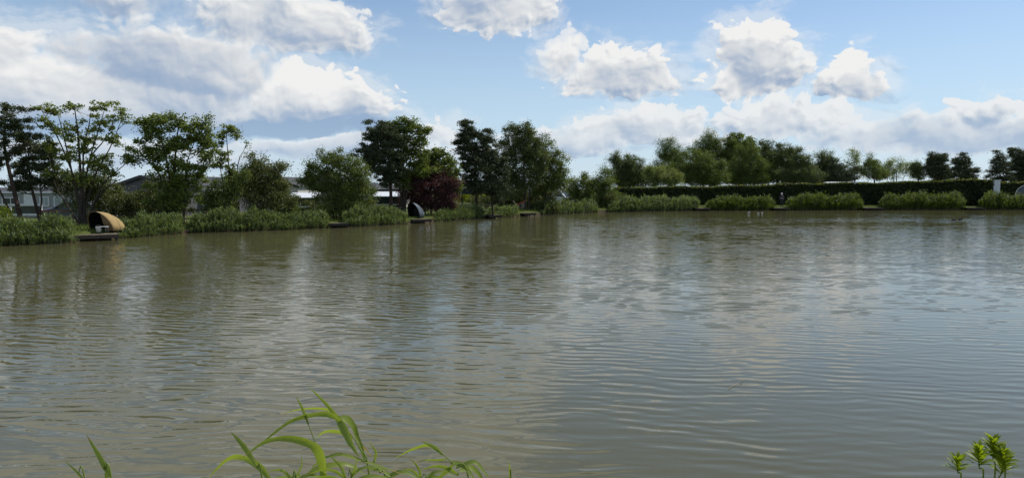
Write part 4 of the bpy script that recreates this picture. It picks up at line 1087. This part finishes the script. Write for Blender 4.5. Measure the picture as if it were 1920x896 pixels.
waterbird('leftmost white bird on the water before the low bright reed bed', 1404, 399, .30, M['swan'], M['beak'], .2, 'white birds by the far bank')
waterbird('white bird swimming left of the rightmost white bird', 1422, 400, .24, M['swan'], M['beak'], 2.9, 'white birds by the far bank')
waterbird('rightmost white bird on the water near the angler', 1429, 399.5, .24, M['swan'], M['beak'], .5, 'white birds by the far bank')
waterbird('dark duck on the open water below the bright bushy reeds', 1800, 412, .42, M['duck'], M['beak'], .1, 'dark ducks at the right')
waterbird('darker duck behind the other duck at the right', 1789, 413, .40, M['duck'], M['beak'], 3.0, 'dark ducks at the right')

fs = MB(); a, b = P(1366, 737, 8.75), P(1394, 719, 9.15); a[2] = .004; b[2] = .02
fs.tube(spline([a, (a + b) / 2 + np.array((.01, .02, .004)), b], 7), np.linspace(.004, .002, 7), 6)
q = b * .75 + a * .25
fs.tube([q, q + np.array((.09, .06, .012))], [.0025, .001], 5)
tag(fs.build('floating_reed', M['straw'], None, a), 'thin broken reed stalk floating on the open water', 'reed stalk')


# ------------------------------------------------------------------ reeds and herbs at our feet
def ribbon(mb, pxpts, Y, width, twist=0.0, fold=.22, dY=0.0, n=18, taper0=.5):
    m = len(pxpts); pts = spline([P(a, b, Y + dY * i / (m - 1)) for i, (a, b) in enumerate(pxpts)], n)
    tg = unit(np.gradient(pts, axis=0)); view = unit(pts - np.array((0, 0, CAMZ)))
    s = unit(np.cross(tg, view)); nn = unit(np.cross(s, tg)); ang = np.linspace(twist * .6, twist, n)[:, None]
    side = s * np.cos(ang) + nn * np.sin(ang); nrm = unit(np.cross(side, tg))
    t = np.linspace(0, 1, n); w = width * (1 + .07 * np.sin(t * 23 + R.uniform(0, 6)) + .05 * np.sin(t * 41)) * np.minimum(1, taper0 + t * 2.5) * np.clip(1 - t ** 2.2, .02, 1)
    v = np.stack([pts - side * w[:, None] * .5, pts + nrm * w[:, None] * fold * .5, pts + side * w[:, None] * .5], 1)
    i = np.arange(n - 1)[:, None] * 3; j = np.arange(2)[None]
    F_ = np.stack([i + j, i + j + 1, i + 3 + j + 1, i + 3 + j], -1).reshape(-1, 4)
    dry = 2 * int(R.integers(1, 4)) if R.uniform() < .55 else 0
    mb.add(v, F_, 0, True)
    if dry: mb.f[-1] = (mb.f[-1][0][:-dry], 0, True); mb.f.append((F_[-dry:] + (mb.n - 3 * n), 1, True))
    return pts


def reed_plant(label, Y, stem, lv, foot_px):
    gz = .42; foot = P(foot_px, HZ, Y); foot[2] = gz - .05
    root = empty('reed_plant', (foot[0], Y, gz), label, 'reed', 'reed shoots at the near bank')
    sp = spline([foot] + [P(a, b, Y) for a, b in stem], 16)
    MB().tube(sp, np.linspace(.0052, .0016, 16), 7).build('stem', M['freed'], root, (foot[0], Y, gz))
    for pts, w, tw, dY in lv:
        mb = MB(); ribbon(mb, pts, Y, w * .98 * Y / F, tw, .25, dY); mb.build('leaf', [M['freed'], M['drytip']], root, (foot[0], Y, gz))
    return root


reed_plant('tallest reed shoot near the bottom centre, with blades arching both ways', 3.05, [(693, 900), (675, 841), (653, 808), (626, 775)], [
    ([(655, 812), (621, 768), (600, 745), (576, 722)], 8, .5, .05), ([(640, 792), (623, 779), (597, 776), (550, 787), (513, 812), (472, 847)], 12, .7, -.2),
    ([(632, 784), (616, 768), (569, 766), (520, 778)], 7, .9, .2), ([(630, 784), (650, 785), (664, 800), (674, 828), (700, 858)], 15, .5, .1),
    ([(634, 786), (645, 805), (658, 832), (674, 856)], 17, -.4, -.1), ([(660, 820), (639, 810), (609, 809), (590, 824)], 10, .8, .15), ([(683, 862), (677, 835), (668, 812), (657, 795)], 7, .2, .1)], 700)
reed_plant('reed shoot with one broad pale drooping blade', 2.95, [(612, 905), (604, 860), (592, 831), (572, 778)], [
    ([(578, 795), (569, 770), (562, 755), (554, 740)], 6, .4, 0), ([(607, 900), (602, 862), (588, 836), (545, 822), (499, 827), (454, 857)], 19, .45, -.15),
    ([(600, 850), (596, 866), (588, 872), (584, 880)], 4, .3, 0)], 618)
reed_plant('reed shoot with a blade arching left at the bottom edge', 2.9, [(492, 905), (483, 876), (470, 856)], [
    ([(508, 902), (485, 873), (447, 856), (419, 866), (388, 900)], 14, .6, .1), ([(478, 868), (458, 838), (445, 822), (432, 808)], 11, .35, .05), ([(500, 900), (540, 893), (580, 892), (640, 897)], 8, .9, .1)], 496)
reed_plant('low reed shoot spreading small blades below the tallest shoot', 3.1, [(724, 915), (712, 885), (700, 862)], [
    ([(569, 895), (600, 876), (640, 869), (665, 875), (692, 896)], 13, .6, .1), ([(606, 858), (639, 851), (677, 862), (724, 877), (760, 890)], 8, .9, -.1), ([(718, 900), (738, 888), (760, 884), (790, 900)], 11, .5, 0),
    ([(690, 876), (716, 880), (730, 890), (742, 900)], 10, .5, 0), ([(700, 870), (705, 850), (700, 838), (690, 826)], 5, .4, 0)], 730)
reed_plant('right-hand reed shoot with fine arching blades at the bottom centre', 3.15, [(880, 905), (850, 869), (824, 845)], [
    ([(830, 852), (815, 838), (803, 832), (789, 826)], 7, .3, 0), ([(822, 845), (803, 834), (770, 843), (738, 860)], 8, .7, .1), ([(838, 860), (820, 862), (799, 862), (768, 869)], 5, .8, 0),
    ([(860, 890), (835, 876), (812, 874), (790, 880)], 9, .6, 0), ([(845, 866), (868, 872), (880, 884), (892, 900)], 12, .5, 0), ([(855, 876), (888, 865), (907, 882), (920, 900)], 9, .6, 0), ([(862, 882), (884, 876), (900, 890), (906, 902)], 12, .5, .1),
    ([(850, 870), (835, 885), (822, 895), (806, 903)], 9, .5, 0)], 890)
reed_plant('single reed spike at the bottom left', 2.9, [(210, 905), (196, 878), (184, 855)], [([(206, 893), (190, 862), (176, 838), (161, 812)], 10, .35, 0), ([(200, 905), (198, 880), (188, 862)], 6, .3, 0)], 214)
reed_plant('thin pale reed blade left of the single spike', 3.0, [(160, 905), (146, 886)], [([(158, 900), (140, 880), (119, 861)], 4.5, .4, 0)], 165)
reed_plant('thin upright reed tip right of the fine-bladed shoot', 3.2, [(958, 905), (957, 890)], [([(957, 900), (956, 880), (953, 862)], 5, .5, 0)], 960)


reed_plant('dense low reed shoot with thin criss-crossing blades at the bottom edge', 2.85, [(660, 915), (652, 890)], [
    ([(652, 900), (630, 884), (606, 880), (575, 890)], 7, .7, 0), ([(655, 900), (672, 880), (700, 874), (728, 884)], 7, .6, 0), ([(650, 900), (640, 876), (628, 862), (616, 852)], 6, .4, 0), ([(658, 905), (690, 892), (720, 894), (748, 904)], 8, .7, 0),
    ([(648, 905), (618, 894), (590, 898), (566, 908)], 9, .6, 0), ([(656, 900), (664, 880), (668, 868), (669, 856)], 5, .3, 0)], 656)
reed_plant('thin reed shoot between the tallest shoot and the fine-bladed one', 3.25, [(800, 915), (790, 893)], [
    ([(792, 900), (776, 884), (762, 880), (742, 890)], 6, .6, 0), ([(795, 902), (812, 886), (834, 884), (856, 896)], 7, .6, 0), ([(790, 898), (786, 880), (778, 868), (768, 858)], 5, .3, 0), ([(798, 905), (806, 894), (822, 894), (836, 906)], 8, .5, 0)], 798)
reed_plant('low reed shoot left of the tallest shoot with one brown-tipped blade', 2.9, [(556, 915), (548, 895)], [
    ([(550, 905), (536, 886), (520, 880), (500, 886)], 6, .6, 0), ([(552, 900), (562, 880), (566, 868), (564, 850)], 4, .3, 0), ([(548, 905), (530, 900), (512, 900), (490, 910)], 8, .5, 0), ([(552, 902), (575, 890), (598, 892), (620, 902)], 7, .6, 0)], 552)


def herb(label, Y, foot_px, stem, n, ll, seed):
    rr = np.random.default_rng(seed); gz = .42; foot = P(foot_px, HZ, Y); foot[2] = gz - .05
    root = empty('willowherb', (foot[0], Y, gz), label, 'plant', 'leafy plants at the bottom right')
    sp = spline([foot] + [P(a, b, Y) for a, b in stem], 24); org = (foot[0], Y, gz)
    MB().tube(sp, np.linspace(.005, .002, 24), 7).build('stem', M['herb'], root, org)
    for i in range(n):
        t = .70 + .30 * (i + rr.uniform(0, .6)) / n; q = sp[min(23, int(t * 23))]
        a = i * 2.4 + rr.uniform(-.4, .4); up_ = .75 + 4.5 * max(0, t - .72) + rr.uniform(-.2, .2)
        d = unit(np.array((math.cos(a), math.sin(a), up_))); L = ll * rr.uniform(.7, 1.15) * (1.15 - .45 * t)
        s = np.linspace(0, 1, 8); pts = q + d * (s * L)[:, None] + np.array((0, 0, -1.0)) * (s ** 2 * L * .30)[:, None]
        tg = unit(np.gradient(pts, axis=0)); side = unit(np.cross(tg, (0, 0, 1.0)) + rr.normal(size=3) * .25); nn = np.cross(side, tg)
        w = L * .19 * np.sin(np.pi * np.clip(s * .92 + .06, 0, 1)) ** .8
        v = np.stack([pts - side * w[:, None] * .5 + nn * w[:, None] * .12, pts, pts + side * w[:, None] * .5 + nn * w[:, None] * .12], 1)
        k = np.arange(7)[:, None] * 3; j = np.arange(2)[None]
        mb = MB(); mb.add(v, np.stack([k + j, k + j + 1, k + 4 + j, k + 3 + j], -1).reshape(-1, 4), 0, True); mb.build('leaf', M['herb'], root, org)


herb('tallest leafy herb stem in the bottom right corner', 3.3, 1868, [(1864, 905), (1862, 860), (1864, 826)], 52, .12, 1)
herb('short leafy herb stem left of the tallest one in the corner', 3.4, 1798, [(1800, 912), (1796, 885), (1794, 862)], 34, .11, 2)
herb('leafy herb stem with small upper leaves just left of the tallest', 3.2, 1840, [(1842, 912), (1836, 875), (1836, 842)], 42, .115, 3)
herb('leaning leafy herb stem right of the tallest', 3.25, 1884, [(1882, 912), (1882, 875), (1878, 846)], 42, .115, 5)
herb('leafy herb stem bending right at the frame corner', 3.35, 1860, [(1866, 925), (1876, 890), (1890, 866)], 38, .11, 8)
